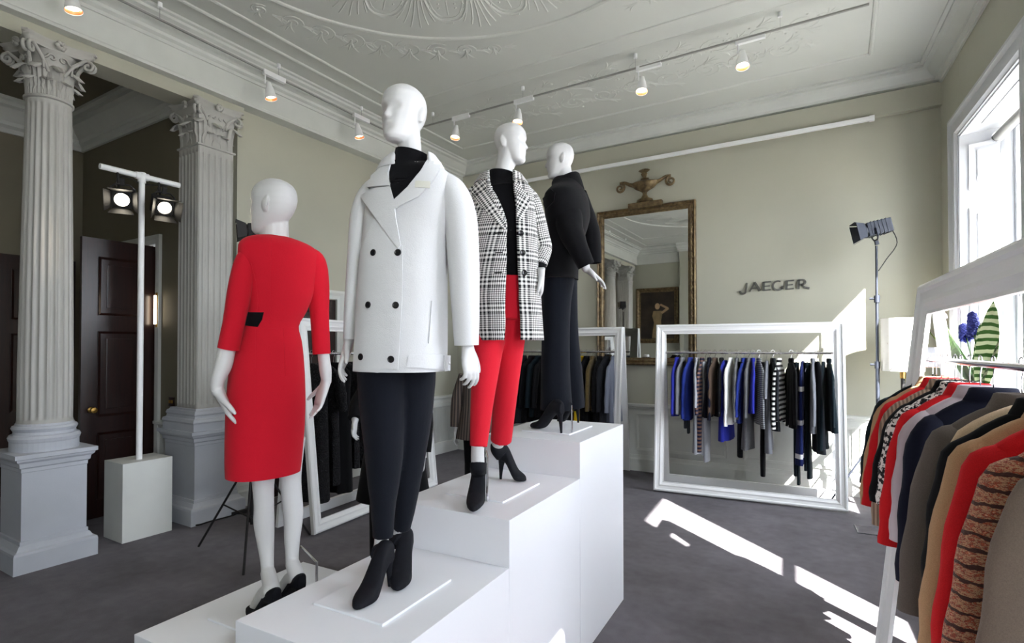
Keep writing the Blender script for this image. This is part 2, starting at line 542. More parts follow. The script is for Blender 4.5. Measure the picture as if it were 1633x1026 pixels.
# WM maps (s along the window wall, o outwards, z)
b = NB(); box(b, -8.0, 1.95, YB - 0.2, YF + 0.25, -0.12, 0); struct('floor', b, M['carpet'])
b = NB(); box(b, -5.3, 2.0, YB - 0.2, YF + 0.25, ZC, ZC + 0.1); struct('ceiling', b, M['ceiling'])
b = NB(); box(b, -8.0, -5.3, YB - 0.2, 3.3, 4.22, 4.32); M['recess'] = paint('shade_toned_recess_paint', srgb(118, 112, 94), 0.7, 0.03)  # wall paint darkened: the gloom of the recess is put into the colour
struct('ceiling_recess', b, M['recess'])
b = NB(); box(b, -5.4, 1.45, YF, YF + 0.2, 0, ZC); box(b, -5.0, 0.92, YF - 0.07, YF + 0.01, 4.03, 4.26)
struct('wall_far', b, M['wall'])
b = NB(); box(b, XL - 0.2, XL, 3.22, YF + 0.1, 0, ZC); box(b, XL - 0.2, XL + 0.06, YB, 3.25, 3.885, ZC)
struct('wall_left', b, M['wall'])
b = NB(); box(b, -8.0, 2.0, YB - 0.2, YB, 0, ZC); box(b, -3.75, -3.3, YB - 0.01, YB + 0.22, 0, ZC); struct('wall_back', b, M['wall'])
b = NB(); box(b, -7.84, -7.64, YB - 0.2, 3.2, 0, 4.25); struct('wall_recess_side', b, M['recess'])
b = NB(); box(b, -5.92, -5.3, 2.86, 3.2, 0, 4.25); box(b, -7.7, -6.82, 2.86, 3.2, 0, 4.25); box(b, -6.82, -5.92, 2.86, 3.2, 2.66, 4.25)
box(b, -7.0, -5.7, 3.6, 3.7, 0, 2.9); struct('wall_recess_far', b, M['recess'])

def plan_prism(bm, poly, z0, z1):
    lo = [bm.verts.new(WM @ Vector((s, o, z0))) for s, o in poly]
    hi = [bm.verts.new(WM @ Vector((s, o, z1))) for s, o in poly]
    n = len(poly)
    for i in range(n): bm.faces.new((lo[i], lo[(i + 1) % n], hi[(i + 1) % n], hi[i]))
    bm.faces.new(lo); bm.faces.new(hi)
SPL = 0.17
b = NB()
plan_prism(b, [(-0.3, 0), (WIN_S[0], 0), (WIN_S[0] + SPL, WALL_T), (-0.3, WALL_T)], 0, ZC)
for i in (0, 1):
    e = WIN_S[i] + WIN_W; s1 = WIN_S[i + 1]
    plan_prism(b, [(e, 0), (s1, 0), (s1 + SPL, WALL_T), (e - SPL, WALL_T)], 0, ZC)
e = WIN_S[2] + WIN_W
plan_prism(b, [(e, 0), (9.0, 0), (9.0, WALL_T), (e - SPL, WALL_T)], 0, ZC)
for s0 in WIN_S:
    plan_prism(b, [(s0 - .01, 0.001), (s0 + WIN_W + .01, 0.001), (s0 + WIN_W + .01, WALL_T - .001), (s0 - .01, WALL_T - .001)], WIN_HEAD, ZC)
    plan_prism(b, [(s0 - .01, 0.001), (s0 + WIN_W + .01, 0.001), (s0 + WIN_W + .01, WALL_T - .001), (s0 - .01, WALL_T - .001)], 0, WIN_SILL)
struct('wall_window', b, M['wall'])
b = NB(); box(b, 1.3, 60, -40, 50, -1.5, -1.35); struct('ground_outside', b, paint('pale_paving', srgb(165, 163, 158), 0.8, 0.05))

# cornice round the room
CORN = [(0, -0.2), (0.02, -0.2), (0.02, -0.17), (0.05, -0.155), (0.055, -0.13), (0.10, -0.10), (0.13, -0.06), (0.17, -0.05), (0.17, -0.025), (0.2, -0.02), (0.2, 0.01), (0, 0.01)]
b = NB()
sweep(b, CORN, (-5.1, YF - 0.0, ZC), (1.0, YF, ZC), (0, -1, 0))
struct('trim_1', b, M['trim'], True)
b = NB()
sweep(b, [(-0.1, -0.45), (0.15, -0.45), (0.15, -0.425), (0.135, -0.41), (0.135, -0.2), (-0.1, -0.2)], (XL, YB, ZC), (XL, YF, ZC), (1, 0, 0))
sweep(b, [(o + 0.13, z) for o, z in CORN[:-1]] + [(0, 0.01)], (XL, YB, ZC), (XL, YF, ZC), (1, 0, 0))
struct('trim_2', b, M['trim'], True)
b = NB()
sweep(b, CORN, tuple(WO + ZZ * ZC - WT * 0.1), tuple(WO + WT * 8.9 + ZZ * ZC), tuple(-WN))
struct('trim_3', b, M['trim'], True)
b = NB()
sweep(b, [(0, -0.45), (0.03, -0.45), (0.03, -0.2), (0, -0.2)], (-5.1, YB, ZC), (-3.75, YB, ZC), (0, 1, 0))
sweep(b, CORN, (-5.1, YB, ZC), (2, YB, ZC), (0, 1, 0)); sweep(b, CORN, (-3.8, YB + 0.22, ZC), (-3.25, YB + 0.22, ZC), (0, 1, 0))
struct('trim_4', b, M['trim'], True)
b = NB()   # cornice of the recess behind the columns
RC = [(o * 1.3, z * 1.6 - 0.23) for o, z in CORN]
sweep(b, RC, (-7.64, 2.86, ZC), (-5.35, 2.86, ZC), (0, -1, 0)); sweep(b, RC, (-7.64, YB, ZC), (-7.64, 2.86, ZC), (1, 0, 0))
sweep(b, RC, (XL - 0.2, YB, ZC), (XL - 0.2, 2.86, ZC), (-1, 0, 0))
struct('trim_5', b, M['trim'], True)

# dado rails, panelled lower walls, skirting
DADO = [(0, 0.80), (0.02, 0.80), (0.028, 0.825), (0.045, 0.835), (0.045, 0.86), (0, 0.87)]
SKIRT = [(0, 0), (0.03, 0), (0.03, 0.15), (0.022, 0.17), (0.016, 0.205), (0, 0.21)]
PLATE = [(0, 0.15), (0.008, 0.15), (0.008, 0.82), (0, 0.82)]
def lower_wall(bm, a, c, out):
    for p in (DADO, SKIRT, PLATE): sweep(bm, p, a, c, out)
b = NB(); lower_wall(b, (-5.15, YF, 0), (1.0, YF, 0), (0, -1, 0))
for x in (-4.9, -3.6, -2.25, -0.95, 0.2):
    rect_frame(b, x, x + 1.1 if x < 0.2 else 0.85, 0.27, 0.74, [(0, 0), (0.0, -0.022), (0.03, -0.014), (0.03, 0)], YF - 0.006)
struct('baseboard_far', b, M['trim'], False)
b = NB(); lower_wall(b, (XL, 4.62, 0), (XL, YF, 0), (1, 0, 0)); lower_wall(b, (XL, 3.22, 0), (XL, 3.5, 0), (1, 0, 0)); struct('baseboard_left', b, M['trim'], False)
b = NB(); lower_wall(b, tuple(WO), tuple(WO + WT * 8.9), tuple(-WN)); struct('baseboard_window', b, M['trim'], False)
b = NB(); lower_wall(b, (-5.9, 2.86, 0), (-5.3, 2.86, 0), (0, -1, 0)); lower_wall(b, (-7.64, YB, 0), (-7.64, 2.1, 0), (1, 0, 0)); struct('baseboard_recess', b, M['trim'], False)
b = NB(); lower_wall(b, (-5.1, YB, 0), (-3.75, YB, 0), (0, 1, 0)); lower_wall(b, (-3.3, YB, 0), (1.4, YB, 0), (0, 1, 0)); struct('baseboard_back', b, M['trim'], False)

# windows: splayed panelled shutter cases, architrave, sashes, glass
ARCH = [(0, 0), (0, -0.05), (0.03, -0.055), (0.05, -0.03), (0.10, -0.028), (0.115, -0.04), (0.15, -0.036), (0.17, -0.015), (0.185, -0.015), (0.185, 0)]
WMX = WM @ Matrix.Identity(4)
for i, s0 in enumerate(WIN_S):
    e = s0 + WIN_W
    b = NB()
    rect_frame(b, s0 - 0.18, e + 0.18, WIN_SILL - 0.18, WIN_HEAD + 0.18, ARCH, 0, WMX)
    wo = struct('window_%d' % (i + 1), b, M['joinery'], False)
    b = NB()
    f0, f1 = s0 + SPL * 0.8, e - SPL * 0.8
    rect_frame(b, f0, f1, WIN_SILL, WIN_HEAD, [(0, 0), (0.07, 0), (0.07, 0.07), (0, 0.07)], 0.33, WMX)
    box(b, f0 + 0.06, f1 - 0.06, 0.34, 0.39, 2.02, 2.08, WMX)
    so = obj('window_sash', b, M['joinery'], wo, False)
    b = NB(); box(b, f0 + 0.05, f1 - 0.05, 0.37, 0.375, WIN_SILL + 0.06, WIN_HEAD - 0.06, WMX)
    obj('window_pane', b, M['glass'], wo, False)
    b = NB(); box(b, s0 - 0.02, e + 0.02, -0.06, WALL_T, WIN_SILL - 0.005, WIN_SILL + 0.025, WMX, 0.006)
    obj('window_sill', b, M['joinery'], wo, False)
    b = NB(); box(b, s0 + 0.01, e - 0.01, 0.0, 0.34, WIN_HEAD - 0.02, WIN_HEAD, WMX)
    box(b, s0 + 0.3, e - 0.3, 0.08, 0.26, WIN_HEAD - 0.03, WIN_HEAD - 0.02, WMX)
    obj('window_head_lining', b, M['joinery'], wo, False)
    for sgn, sa in ((1, s0), (-1, e)):
        a = Vector((sa, 0, 0)); c = Vector((sa + sgn * SPL * 0.8, 0.335, 0))
        ux = (c - a).normalized(); L = (c - a).length
        uy = Vector((ux.y * sgn, -ux.x * sgn, 0)) * 1.0     # into the opening
        X = Matrix(((ux.x, -uy.x * -1, 0, a.x), (ux.y, uy.y, 0, a.y), (0, 0, 1, 0), (0, 0, 0, 1)))
        X[0][1] = uy.x
        b = NB(); mt = WM @ X
        box(b, 0, L, 0.0, 0.02, WIN_SILL, WIN_HEAD - 0.02, mt)
        for z0, z1 in ((0.62, 1.25), (1.4, 2.85), (3.0, 3.4)):
            rect_frame(b, 0.07, L - 0.05, z0, z1, [(0, 0), (0.0, 0.014), (0.03, 0.004), (0.03, 0)], 0.02, mt)
            box(b, 0.125, L - 0.105, 0.02, 0.03, z0 + 0.06, z1 - 0.06, mt, 0.005)
        obj('shutter_case', b, M['joinery'], wo, False)
t = thing('roller_blind', 'white roller blind wound up at the top of the right-hand window', 'blind', tuple(wpt(WIN_S[0] + 0.16, 0.22, 3.40)))
b = NB(); cyl(b, wpt(WIN_S[0] + 0.19, 0.22, 3.40), wpt(WIN_S[0] + 1.32, 0.22, 3.40), 0.038, 20); wobj('blind_roll', b, M['track'], t)
b = NB(); cyl(b, wpt(WIN_S[0] + 0.17, 0.22, 3.40), wpt(WIN_S[0] + 0.188, 0.22, 3.40), 0.046, 20)
o = wobj('bracket', b, M['chrome'], t); o['label'] = 'grey metal end bracket'

# ceiling plasterwork
def strip(bm, pts, r, n=8): tube(bm, pts, r, n)
ZP = ZC + 0.004
b = NB()
for x0, x1, y0, y1, r in ((-4.6, 0.29, -1.2, 6.27, 0.022), (-4.38, 0.07, -0.2, 4.75, 0.02)):
    c = [(x0, y0), (x1, y0), (x1, y1), (x0, y1), (x0, y0)]
    for k in range(4): strip(b, [(c[k][0], c[k][1], ZP), (c[k + 1][0], c[k + 1][1], ZP)], r)
strip(b, [(-4.6, 5.0, ZP), (0.29, 5.0, ZP)], 0.008)
struct('trim_6', b, M['ceiling'], True)
EC, EA, EB = (-2.05, 2.33), 1.95, 1.9
b = NB()
strip(b, [(EC[0] + EA * math.cos(a * PI / 60), EC[1] + EB * math.sin(a * PI / 60), ZP) for a in range(121)], 0.022)
struct('trim_7', b, M['ceiling'], True)
b = NB()   # ring of shell fans with bead drops
def pol(ang, r): return Vector((EC[0] + r * EA / 1.9 * math.cos(ang), EC[1] + r * math.sin(ang), ZP))
NF = 18
for k in range(NF):
    a0 = 2 * PI * k / NF
    h = PI / NF
    for q, rr in ((0.86, 0.013), (0.72, 0.008)):
        P = []
        for i in range(13):
            tt = i / 12.0; s = -1 + 2 * tt
            P.append(pol(a0 + s * h * q, 1.16 + 0.47 * (1 - abs(s) ** 3.0) * (1 if q > .8 else 0.9)))
        strip(b, P, rr, 6)
    for q in (-0.5, -0.25, 0, 0.25, 0.5):
        if q == 0: strip(b, [pol(a0, 1.15), pol(a0, 1.55)], 0.008, 6)
        else:
            for m in range(6):
                rr = 1.18 + 0.055 * m
                bmesh.ops.create_icosphere(b, subdivisions=1, radius=0.012, matrix=Matrix.Translation(pol(a0 + q * h * 1.1, rr)))
    for s in (-1, 1):
        for m in (0, 1, 2):
            P = [pol(a0 + h + s * h * (0.03 + 0.10 * m + 0.22 * (i / 6) ** 2 * (m + 1) * 0.5), 1.18 + (0.56 - 0.05 * m) * i / 6) for i in range(7)]
            strip(b, P, 0.009, 6)
    strip(b, [pol(a0 - 0.02, 1.66), pol(a0 + 0.02, 1.66)], 0.012, 6)
struct('trim_8', b, M['ceiling'], True)
b = NB()   # scroll bands between the round and the panel corners
def scroll(bm, c, r, turns, a0, sgn, w=0.009, mx=None):
    P = []
    for i in range(int(turns * 14) + 1):
        a = a0 + sgn * i * 2 * PI / 14; rr = r * (1 - 0.8 * i / (turns * 14))
        P.append(Vector((c[0] + rr * math.cos(a), c[1] + rr * math.sin(a), ZP)))
    strip(bm, P, w, 6)
def leafy(bm, x, y, ang, L, w=0.009):
    for s in (-1, 0, 1):
        P = [Vector((x + L * t * math.cos(ang + s * 0.5 * t), y + L * t * math.sin(ang + s * 0.5 * t), ZP)) for t in (0, .25, .5, .75, 1)]
        tube(bm, P, [w, w * 1.4, w * 1.3, w, w * .4], 6)
rs = random.Random(3)
def band(ax, ay, dx, dy, n, s):
    nx, ny = -dy, dx
    for k in range(n):
        x, y = ax + dx * s * k, ay + dy * s * k
        sg = 1 if k % 2 else -1
        scroll(b, (x, y), 0.15 * s / 0.36, 1.7, 0.3 + k, sg)
        scroll(b, (x + dx * s * .4, y + dy * s * .4), 0.07, 1.3, 2 + k, -sg)
        leafy(b, x + nx * 0.12 * sg, y + ny * 0.12 * sg, math.atan2(dy, dx) + 0.6 * sg, 0.17)
        leafy(b, x + dx * 0.17, y + dy * 0.17, math.atan2(dy, dx) - 0.9 * sg, 0.13)
        for q in range(4):
            bmesh.ops.create_icosphere(b, subdivisions=1, radius=0.014, matrix=Matrix.Translation((x + rs.uniform(-.16, .16), y + rs.uniform(-.16, .16), ZP)))
for sx in (-1, 1):
    for k in range(9):
        th = 0.22 + 0.125 * k
        px = EC[0] + sx * 2.16 * math.cos(th); py = EC[1] + 2.1 * math.sin(th)
        tx, ty = -sx * math.sin(th), math.cos(th)
        amp = 0.6 + 0.5 * math.sin(PI * k / 8)
        scroll(b, (px, py), 0.13 * amp, 1.6, k, sx)
        leafy(b, px, py, math.atan2(py - EC[1], px - EC[0]), 0.22 * amp)
        leafy(b, px + tx * .1, py + ty * .1, math.atan2(ty, tx), 0.14)
band(-4.2, 5.35, 1, 0, 12, 0.36)
band(-4.1, 5.75, 1, 0, 11, 0.37)
struct('trim_9', b, M['ceiling'], True)

# ------------------------------------------------------------------ columns
def acanthus(bm, R, ang, z0, h, wid, curl, cx, cy, tip=0.04):
    """one lobed leaf, real thickness, rising from the bell and curling out"""
    ca, sa = math.cos(ang), math.sin(ang)
    rows = 9; cols = 7
    V = []; V2 = []
    for i in range(rows):
        t = i / (rows - 1)
        zz = z0 + h * (math.sin(min(t, 0.82) / 0.82 * PI / 2) - max(0, t - 0.8) * 1.3)
        out = R + curl * t ** 2.2 + (tip * max(0, t - 0.75) / 0.25)
        ww = wid * (0.62 + 0.5 * math.sin(PI * min(1, t * 1.08))) * (1 + 0.16 * math.cos(t * 22))
        if t > 0.93: ww *= 0.6
        r1, r2 = [], []
        for j in range(cols):
            s = -1 + 2 * j / (cols - 1)
            o = out - abs(s) ** 2 * 0.012 + 0.006 * math.cos(s * 9)
            for arr, dd in ((r1, 0.0), (r2, -0.012)):
                x = (o + dd) * ca - s * ww * sa; y = (o + dd) * sa + s * ww * ca
                arr.append(bm.verts.new((cx + x, cy + y, zz)))
        V.append(r1); V2.append(r2)
    for A in (V, V2):
        for i in range(rows - 1):
            for j in range(cols - 1): bm.faces.new((A[i][j], A[i][j + 1], A[i + 1][j + 1], A[i + 1][j]))
    for i in range(rows - 1):
        bm.faces.new((V[i][0], V[i + 1][0], V2[i + 1][0], V2[i][0])); bm.faces.new((V[i][-1], V[i + 1][-1], V2[i + 1][-1], V2[i][-1]))
    for j in range(cols - 1):
        bm.faces.new((V[-1][j], V[-1][j + 1], V2[-1][j + 1], V2[-1][j]))
def capital(bm, cx, cy, z0, z1, R, square=0, ab=0.235):
    h = z1 - z0
    prof = [(R * 0.98, z0), (R * 1.1, z0 + 0.008), (R * 1.1, z0 + 0.022), (R * 0.98, z0 + 0.03), (R * 0.97, z0 + h * .5), (R * 1.05, z0 + h * .72), (R * 1.3, z0 + h * 0.84)]
    if square:
        rings = []
        for r, z in prof:
            rings.append([Vector((cx + sx * r, cy + sy * r, z)) for sx, sy in ((-1, -1), (1, -1), (1, 1), (-1, 1))])
        loft(bm, rings)
    else:
        lathe(bm, [(r, z) for r, z in prof], 28, (cx, cy, 0))
    # abacus with hollowed sides and clipped corners
    rings = []
    for k, (sc, z) in enumerate(((0.93, z0 + h * .84), (0.95, z0 + h * .88), (1.0, z0 + h * .90), (1.0, z0 + h * .95), (1.06, z0 + h * .965), (1.06, z1))):
        ring = []
        for q in range(4):
            a = PI / 4 + q * PI / 2
            for i in range(9):
                t = i / 8
                c0 = Vector((math.cos(a), math.sin(a))) * ab * 1.32 * sc
                c1 = Vector((math.cos(a + PI / 2), math.sin(a + PI / 2))) * ab * 1.32 * sc
                p = c0.lerp(c1, 0.06 + 0.88 * t)
                m = (c0 + c1) / 2
                hollow = 0.2 * (1 - (2 * t - 1) ** 2)
                p = p - m.normalized() * m.length * hollow
                ring.append(Vector((cx + p.x, cy + p.y, z)))
        rings.append(ring)
    loft(bm, rings)
    off = lambda a: (R * (1 / max(abs(math.cos(a)), abs(math.sin(a)))) * 0.94 if square else R * 0.98)
    n1 = 8
    for k in range(n1):
        a = 2 * PI * k / n1 + PI / 8
        acanthus(bm, off(a), a, z0 + 0.03, h * 0.30, R * 0.32, 0.035, cx, cy, 0.03)
    for k in range(n1):
        a = 2 * PI * k / n1
        acanthus(bm, off(a), a, z0 + 0.03, h * 0.52, R * 0.33, 0.055, cx, cy, 0.04)
    for q in range(4):
        a = PI / 4 + q * PI / 2
        for s in (-1, 1):
            P = []
            a1 = a + s * 0.42
            b0 = Vector((cx + off(a1) * math.cos(a1), cy + off(a1) * math.sin(a1), z0 + h * .48))
            tipc = Vector((cx + ab * 1.12 * math.cos(a + s * .07), cy + ab * 1.12 * math.sin(a + s * .07), z0 + h * .72))
            dr = Vector((math.cos(a), math.sin(a), 0))
            P = [b0, b0.lerp(tipc, .4) + ZZ * h * .12, tipc + ZZ * h * .13 - dr * 0.01]
            for i in range(1, 12):
                aa = PI / 2 - i * 0.62; rr = 0.042 * (1 - i / 14)
                P.append(tipc + dr * rr * math.cos(aa) + ZZ * rr * math.sin(aa) + ZZ * h * .02)
            tube(bm, P, [0.012, 0.014, 0.014] + [0.012] * 11, 8)
        # flower at the middle of each abacus side and inner spirals
        a2 = q * PI / 2
        c0 = Vector((cx + ab * 0.86 * math.cos(a2), cy + ab * 0.86 * math.sin(a2), z0 + h * .93))
        for m in range(6):
            aa = m * PI / 3; sd_ = Vector((-math.sin(a2), math.cos(a2), 0))
            bmesh.ops.create_icosphere(bm, subdivisions=2, radius=0.017, matrix=Matrix.Translation(c0 + sd_ * 0.022 * math.cos(aa) + ZZ * 0.022 * math.sin(aa)))
        for s in (-1, 1):
            sd_ = Vector((-math.sin(a2), math.cos(a2), 0)) * s
            cc = Vector((cx + off(a2) * 1.12 * math.cos(a2), cy + off(a2) * 1.12 * math.sin(a2), z0 + h * .72)) + sd_ * 0.035
            P = [cc + sd_ * 0.05 - ZZ * h * .22, cc + sd_ * 0.055 - ZZ * 0.02]
            for i in range(9):
                aa = -i * 0.7; rr = 0.03 * (1 - i / 11)
                P.append(cc + sd_ * rr * math.cos(aa) - ZZ * rr * math.sin(aa))
            tube(bm, P, 0.009, 6)
def sq_lathe(bm, prof, cx, cy, ex=0.0):
    rings = [[Vector((cx + sx * r - (ex if sx < 0 else 0), cy + sy * r, z)) for sx, sy in ((-1, -1), (1, -1), (1, 1), (-1, 1))] for r, z in prof]
    loft(bm, rings)
PED = [(0.315, 0), (0.315, 0.13), (0.31, 0.145), (0.285, 0.155), (0.265, 0.185), (0.255, 0.19), (0.255, 0.215), (0.245, 0.22), (0.245, 0.70), (0.25, 0.705), (0.25, 0.73),
       (0.265, 0.74), (0.27, 0.77), (0.29, 0.785), (0.295, 0.80), (0.31, 0.805), (0.31, 0.835)]
def pedestal(bm, cx, cy, k=1.0, ex=0.0):
    sq_lathe(bm, [(r * k, z) for r, z in PED], cx, cy, ex)
def round_column(bm_ped, bm_sh, bm_cap, cx, cy):
    pedestal(bm_ped, cx, cy, 0.8)
    lathe(bm_ped, [(0.205, 0.835), (0.205, 0.90), (0.21, 0.91), (0.215, 0.93), (0.205, 0.95), (0.188, 0.955), (0.183, 0.975), (0.19, 0.985), (0.197, 1.0), (0.19, 1.015), (0.178, 1.02), (0.172, 1.035)], 40, (cx, cy, 0))
    rings = []
    NFL, K = 22, 6
    zs = [1.03, 1.06, 1.065, 1.09, 1.4, 1.9, 2.3, 2.7, 3.1, 3.38, 3.42, 3.435, 3.47]
    for z in zs:
        R = 0.165 - 0.028 * max(0, (z - 1.4) / 2.1) ** 1.2
        if z < 1.05: R = 0.17
        dep = 0 if (z < 1.062 or z > 3.43) else (0.5 if z in (1.065, 3.42) else 1.0)
        ring = []
        for i in range(NFL * K):
            a = 2 * PI * i / (NFL * K); f = (i % K) / K
            d = 0 if f < 0.2 else math.sin((f - 0.2) / 0.8 * PI) * 0.014 * dep
            ring.append(Vector((cx + (R - d) * math.cos(a), cy + (R - d) * math.sin(a), z)))
        rings.append(ring)
    loft(bm_sh, rings)
    capital(bm_cap, cx, cy, 3.46, 3.885, 0.138)
def square_column(bm_ped, bm_sh, bm_cap, cx, cy, r=0.17):
    pedestal(bm_ped, cx, cy, 0.82, 0.1)
    sq_lathe(bm_ped, [(0.225, 0.835), (0.225, 0.90), (0.232, 0.915), (0.225, 0.94), (0.205, 0.95), (0.2, 0.97), (0.208, 0.985), (0.2, 1.01), (0.185, 1.02), (0.18, 1.035)], cx, cy, 0.08)
    # fluted square shaft
    ring0 = []
    N = 6; pts = []
    w2 = 2 * r
    for q in range(4):
        ang = q * PI / 2
        for i in range(N):
            u0 = -r + w2 * (i + 0.18) / N; u1 = -r + w2 * (i + 0.82) / N
            for uu, dd in ((u0, 0), (u0 + 0.1 * (u1 - u0), 0.009), ((u0 + u1) / 2, 0.014), (u1 - 0.1 * (u1 - u0), 0.009), (u1, 0)):
                pts.append((q, uu, dd))
    def ring(z, k):
        out = []
        for q, uu, dd in pts:
            x, y = uu, -(r - dd * k)
            for _ in range(q): x, y = -y, x
            out.append(Vector((cx + x, cy + y, z)))
        return out
    loft(bm_sh, [ring(1.03, 0), ring(1.07, 0), ring(1.08, 1), ring(3.4, 1), ring(3.41, 0), ring(3.47, 0)])
    capital(bm_cap, cx, cy, 3.46, 3.885, 0.165, 1, 0.245)
for nm, fn, x, y, lab in (('column', round_column, -5.175, 1.715, 'round fluted white column with leafy capital at the left edge'),
                          ('pilaster', square_column, -5.19, 2.935, 'square fluted white pilaster with leafy capital behind the red dress'),
                          ('column', round_column, -5.175, 0.095, 'round white column seen only in the gilt mirror, nearer of the mirrored pair'),
                          ('pilaster', square_column, -5.19, -1.125, 'square white pilaster seen only in the gilt mirror, against the back wall')):
    t = thing(nm, lab, nm, (x, y, 0))
    bp, bs, bc = NB(), NB(), NB()
    fn(bp, bs, bc, x, y)
    wobj('pedestal', bp, M['pedestal'], t, False); wobj('fluted_shaft', bs, M['column'], t, True, 50); wobj('capital', bc, M['column'], t, True, 60)

# doors
def panel_door(bm, x0, x1, z0, z1, rows, mt, th=0.045):
    box(bm, x0, x1, 0, th, z0, z1, mt)
    W = x1 - x0
    for a, c in rows:
        rect_frame(bm, x0 + 0.13, x1 - 0.13, a, c, [(0, 0), (0, -0.012), (0.03, 0.004), (0.03, 0.006)], 0, mt)
        box(bm, x0 + 0.20, x1 - 0.20, -0.008, 0.004, a + 0.07, c - 0.07, mt, 0.004)
DR = [(0.2, 0.75), (0.9, 1.75), (1.9, 2.45)]
# tall leaf standing open in the recess, hinged on the far wall
mt = Matrix.Translation((-5.93, 2.84, 0)) @ Matrix.Rotation(math.radians(-90), 4, 'Z') @ Matrix.Scale(-1, 4, (0, 1, 0)) 
mt = Matrix(((0, -1, 0, -5.93), (-1, 0, 0, 2.84), (0, 0, 1, 0), (0, 0, 0, 1)))
b = NB(); panel_door(b, 0.0, 0.62, 0.01, 2.62, [(0.18, 0.8), (0.95, 1.75), (1.9, 2.45)], mt)
d = struct('door_1', b, M['mahogany'])
b = NB(); lathe(b, [(0.0, 0), (0.028, 0.002), (0.028, 0.01), (0.01, 0.02), (0.012, 0.035), (0.028, 0.05), (0.025, 0.07), (0.0, 0.078)], 16)
bmesh.ops.transform(b, matrix=Matrix.Translation((-5.925, 2.30, 1.02)) @ Matrix.Rotation(PI / 2, 4, 'Y'), verts=b.verts)
obj('door_handle', b, M['brass'], d)
mt = Matrix(((0, -1, 0, -7.62), (-1, 0, 0, 2.84), (0, 0, 1, 0), (0, 0, 0, 1)))
b = NB(); panel_door(b, 0.05, 0.75, 0.01, 2.6, DR, mt); struct('door_2', b, M['mahogany'])
b = NB()
rect_frame(b, -6.9, -5.84, -0.2, 2.74, [(0, 0), (0, -0.03), (0.05, -0.035), (0.09, -0.02), (0.1, 0)], 2.86); struct('trim_10', b, M['trim'])
# added glowing strip stands for the next room's light past the door
t = thing('door_gap_glow', 'slim glowing strip standing for next-room light just past the open dark door', 'light', (-5.86, 2.80, 1.9))
b = NB(); box(b, -5.868, -5.858, 2.80, 2.82, 1.83, 2.12, None, 0.004); wobj('glow_strip', b, M['lamp_on'], t)
b = NB(); box(b, -5.88, -5.85, 2.82, 2.86, 1.80, 2.15, None, 0.004); wobj('glow_backing', b, M['brass'], t)
t = thing('light_switch', 'small brown light switch on the wall between dark door and pilaster', 'switch', (-5.62, 2.86, 1.06))
b = NB(); box(b, -5.665, -5.575, 2.848, 2.862, 1.02, 1.11, None, 0.003); wobj('plate', b, M['mahogany'], t)
for x in (-5.64, -5.60):
    b = NB(); box(b, x - 0.009, x + 0.009, 2.838, 2.85, 1.05, 1.08, None, 0.002); wobj('rocker', b, M['brass'], t)
# white-framed dark door in the left wall
mt = Matrix(((0, -1, 0, XL + 0.01), (1, 0, 0, 3.62), (0, 0, 1, 0), (0, 0, 0, 1)))
b = NB(); panel_door(b, 0.0, 0.84, 0.01, 2.16, [(0.2, 0.7), (0.85, 1.35), (1.5, 2.02)], mt); struct('door_3', b, M['mahogany'])
b = NB(); rect_frame(b, -0.1, 0.94, -0.2, 2.27, [(0, 0), (0, -0.05), (0.03, -0.055), (0.06, -0.035), (0.10, -0.03), (0.1, 0)], -0.0, mt); struct('trim_11', b, M['trim'])

# radiator grilles set in the lower walls
def grille(name, lab, mt, L, z0, z1):
    t = thing(name, lab, 'radiator cover', tuple(mt @ Vector((L / 2, 0, 0))))
    b = NB(); rect_frame(b, 0, L, z0, z1, [(0, 0), (0, -0.03), (0.05, -0.03), (0.06, -0.015), (0.06, 0)], 0, mt); wobj('frame', b, M['trim'], t, False)
    b = NB(); box(b, 0.05, L - 0.05, -0.004, 0.0, z0 + .05, z1 - .05, mt); wobj('dark_backing', b, M['black_metal'], t, False)
    b = NB(); n = int(L / 0.034)
    for k in range(n):
        x = 0.07 + (L - 0.14) * (k + .5) / n
        box(b, x - 0.008, x + 0.008, -0.016, -0.004, z0 + .05, z1 - .05, mt)
    wobj('slatted_grille', b, M['trim'], t, False)
grille('radiator_cover', 'white slatted radiator cover low on the left wall beyond the mannequins', Matrix(((0, -1, 0, XL + 0.015), (1, 0, 0, 5.75), (0, 0, 1, 0), (0, 0, 0, 1))), 1.05, 0.12, 0.76)
grille('radiator_cover', 'white slatted radiator cover in the dark recess left of the round column', Matrix(((0, -1, 0, -7.62), (1, 0, 0, 0.9), (0, 0, 1, 0), (0, 0, 0, 1))), 1.1, 0.12, 0.76)

# floor box and brass of the carpet
t = thing('floor_box', 'small metal floor socket hatch set in the grey carpet at right', 'socket', (0.25, 5.68, 0), 0.1)
b = NB(); rect_frame(b, -0.13, 0.13, -0.12, 0.12, [(0, 0), (0, -0.006), (0.012, -0.006), (0.012, 0)], 0, Matrix.Rotation(-PI / 2, 4, 'X') @ Matrix.Identity(4)); obj('rim', b, M['grey_metal'], t)
b = NB(); box(b, -0.118, 0.118, -0.108, 0.108, 0.0, 0.004); obj('carpeted_lid', b, M['carpet'], t)

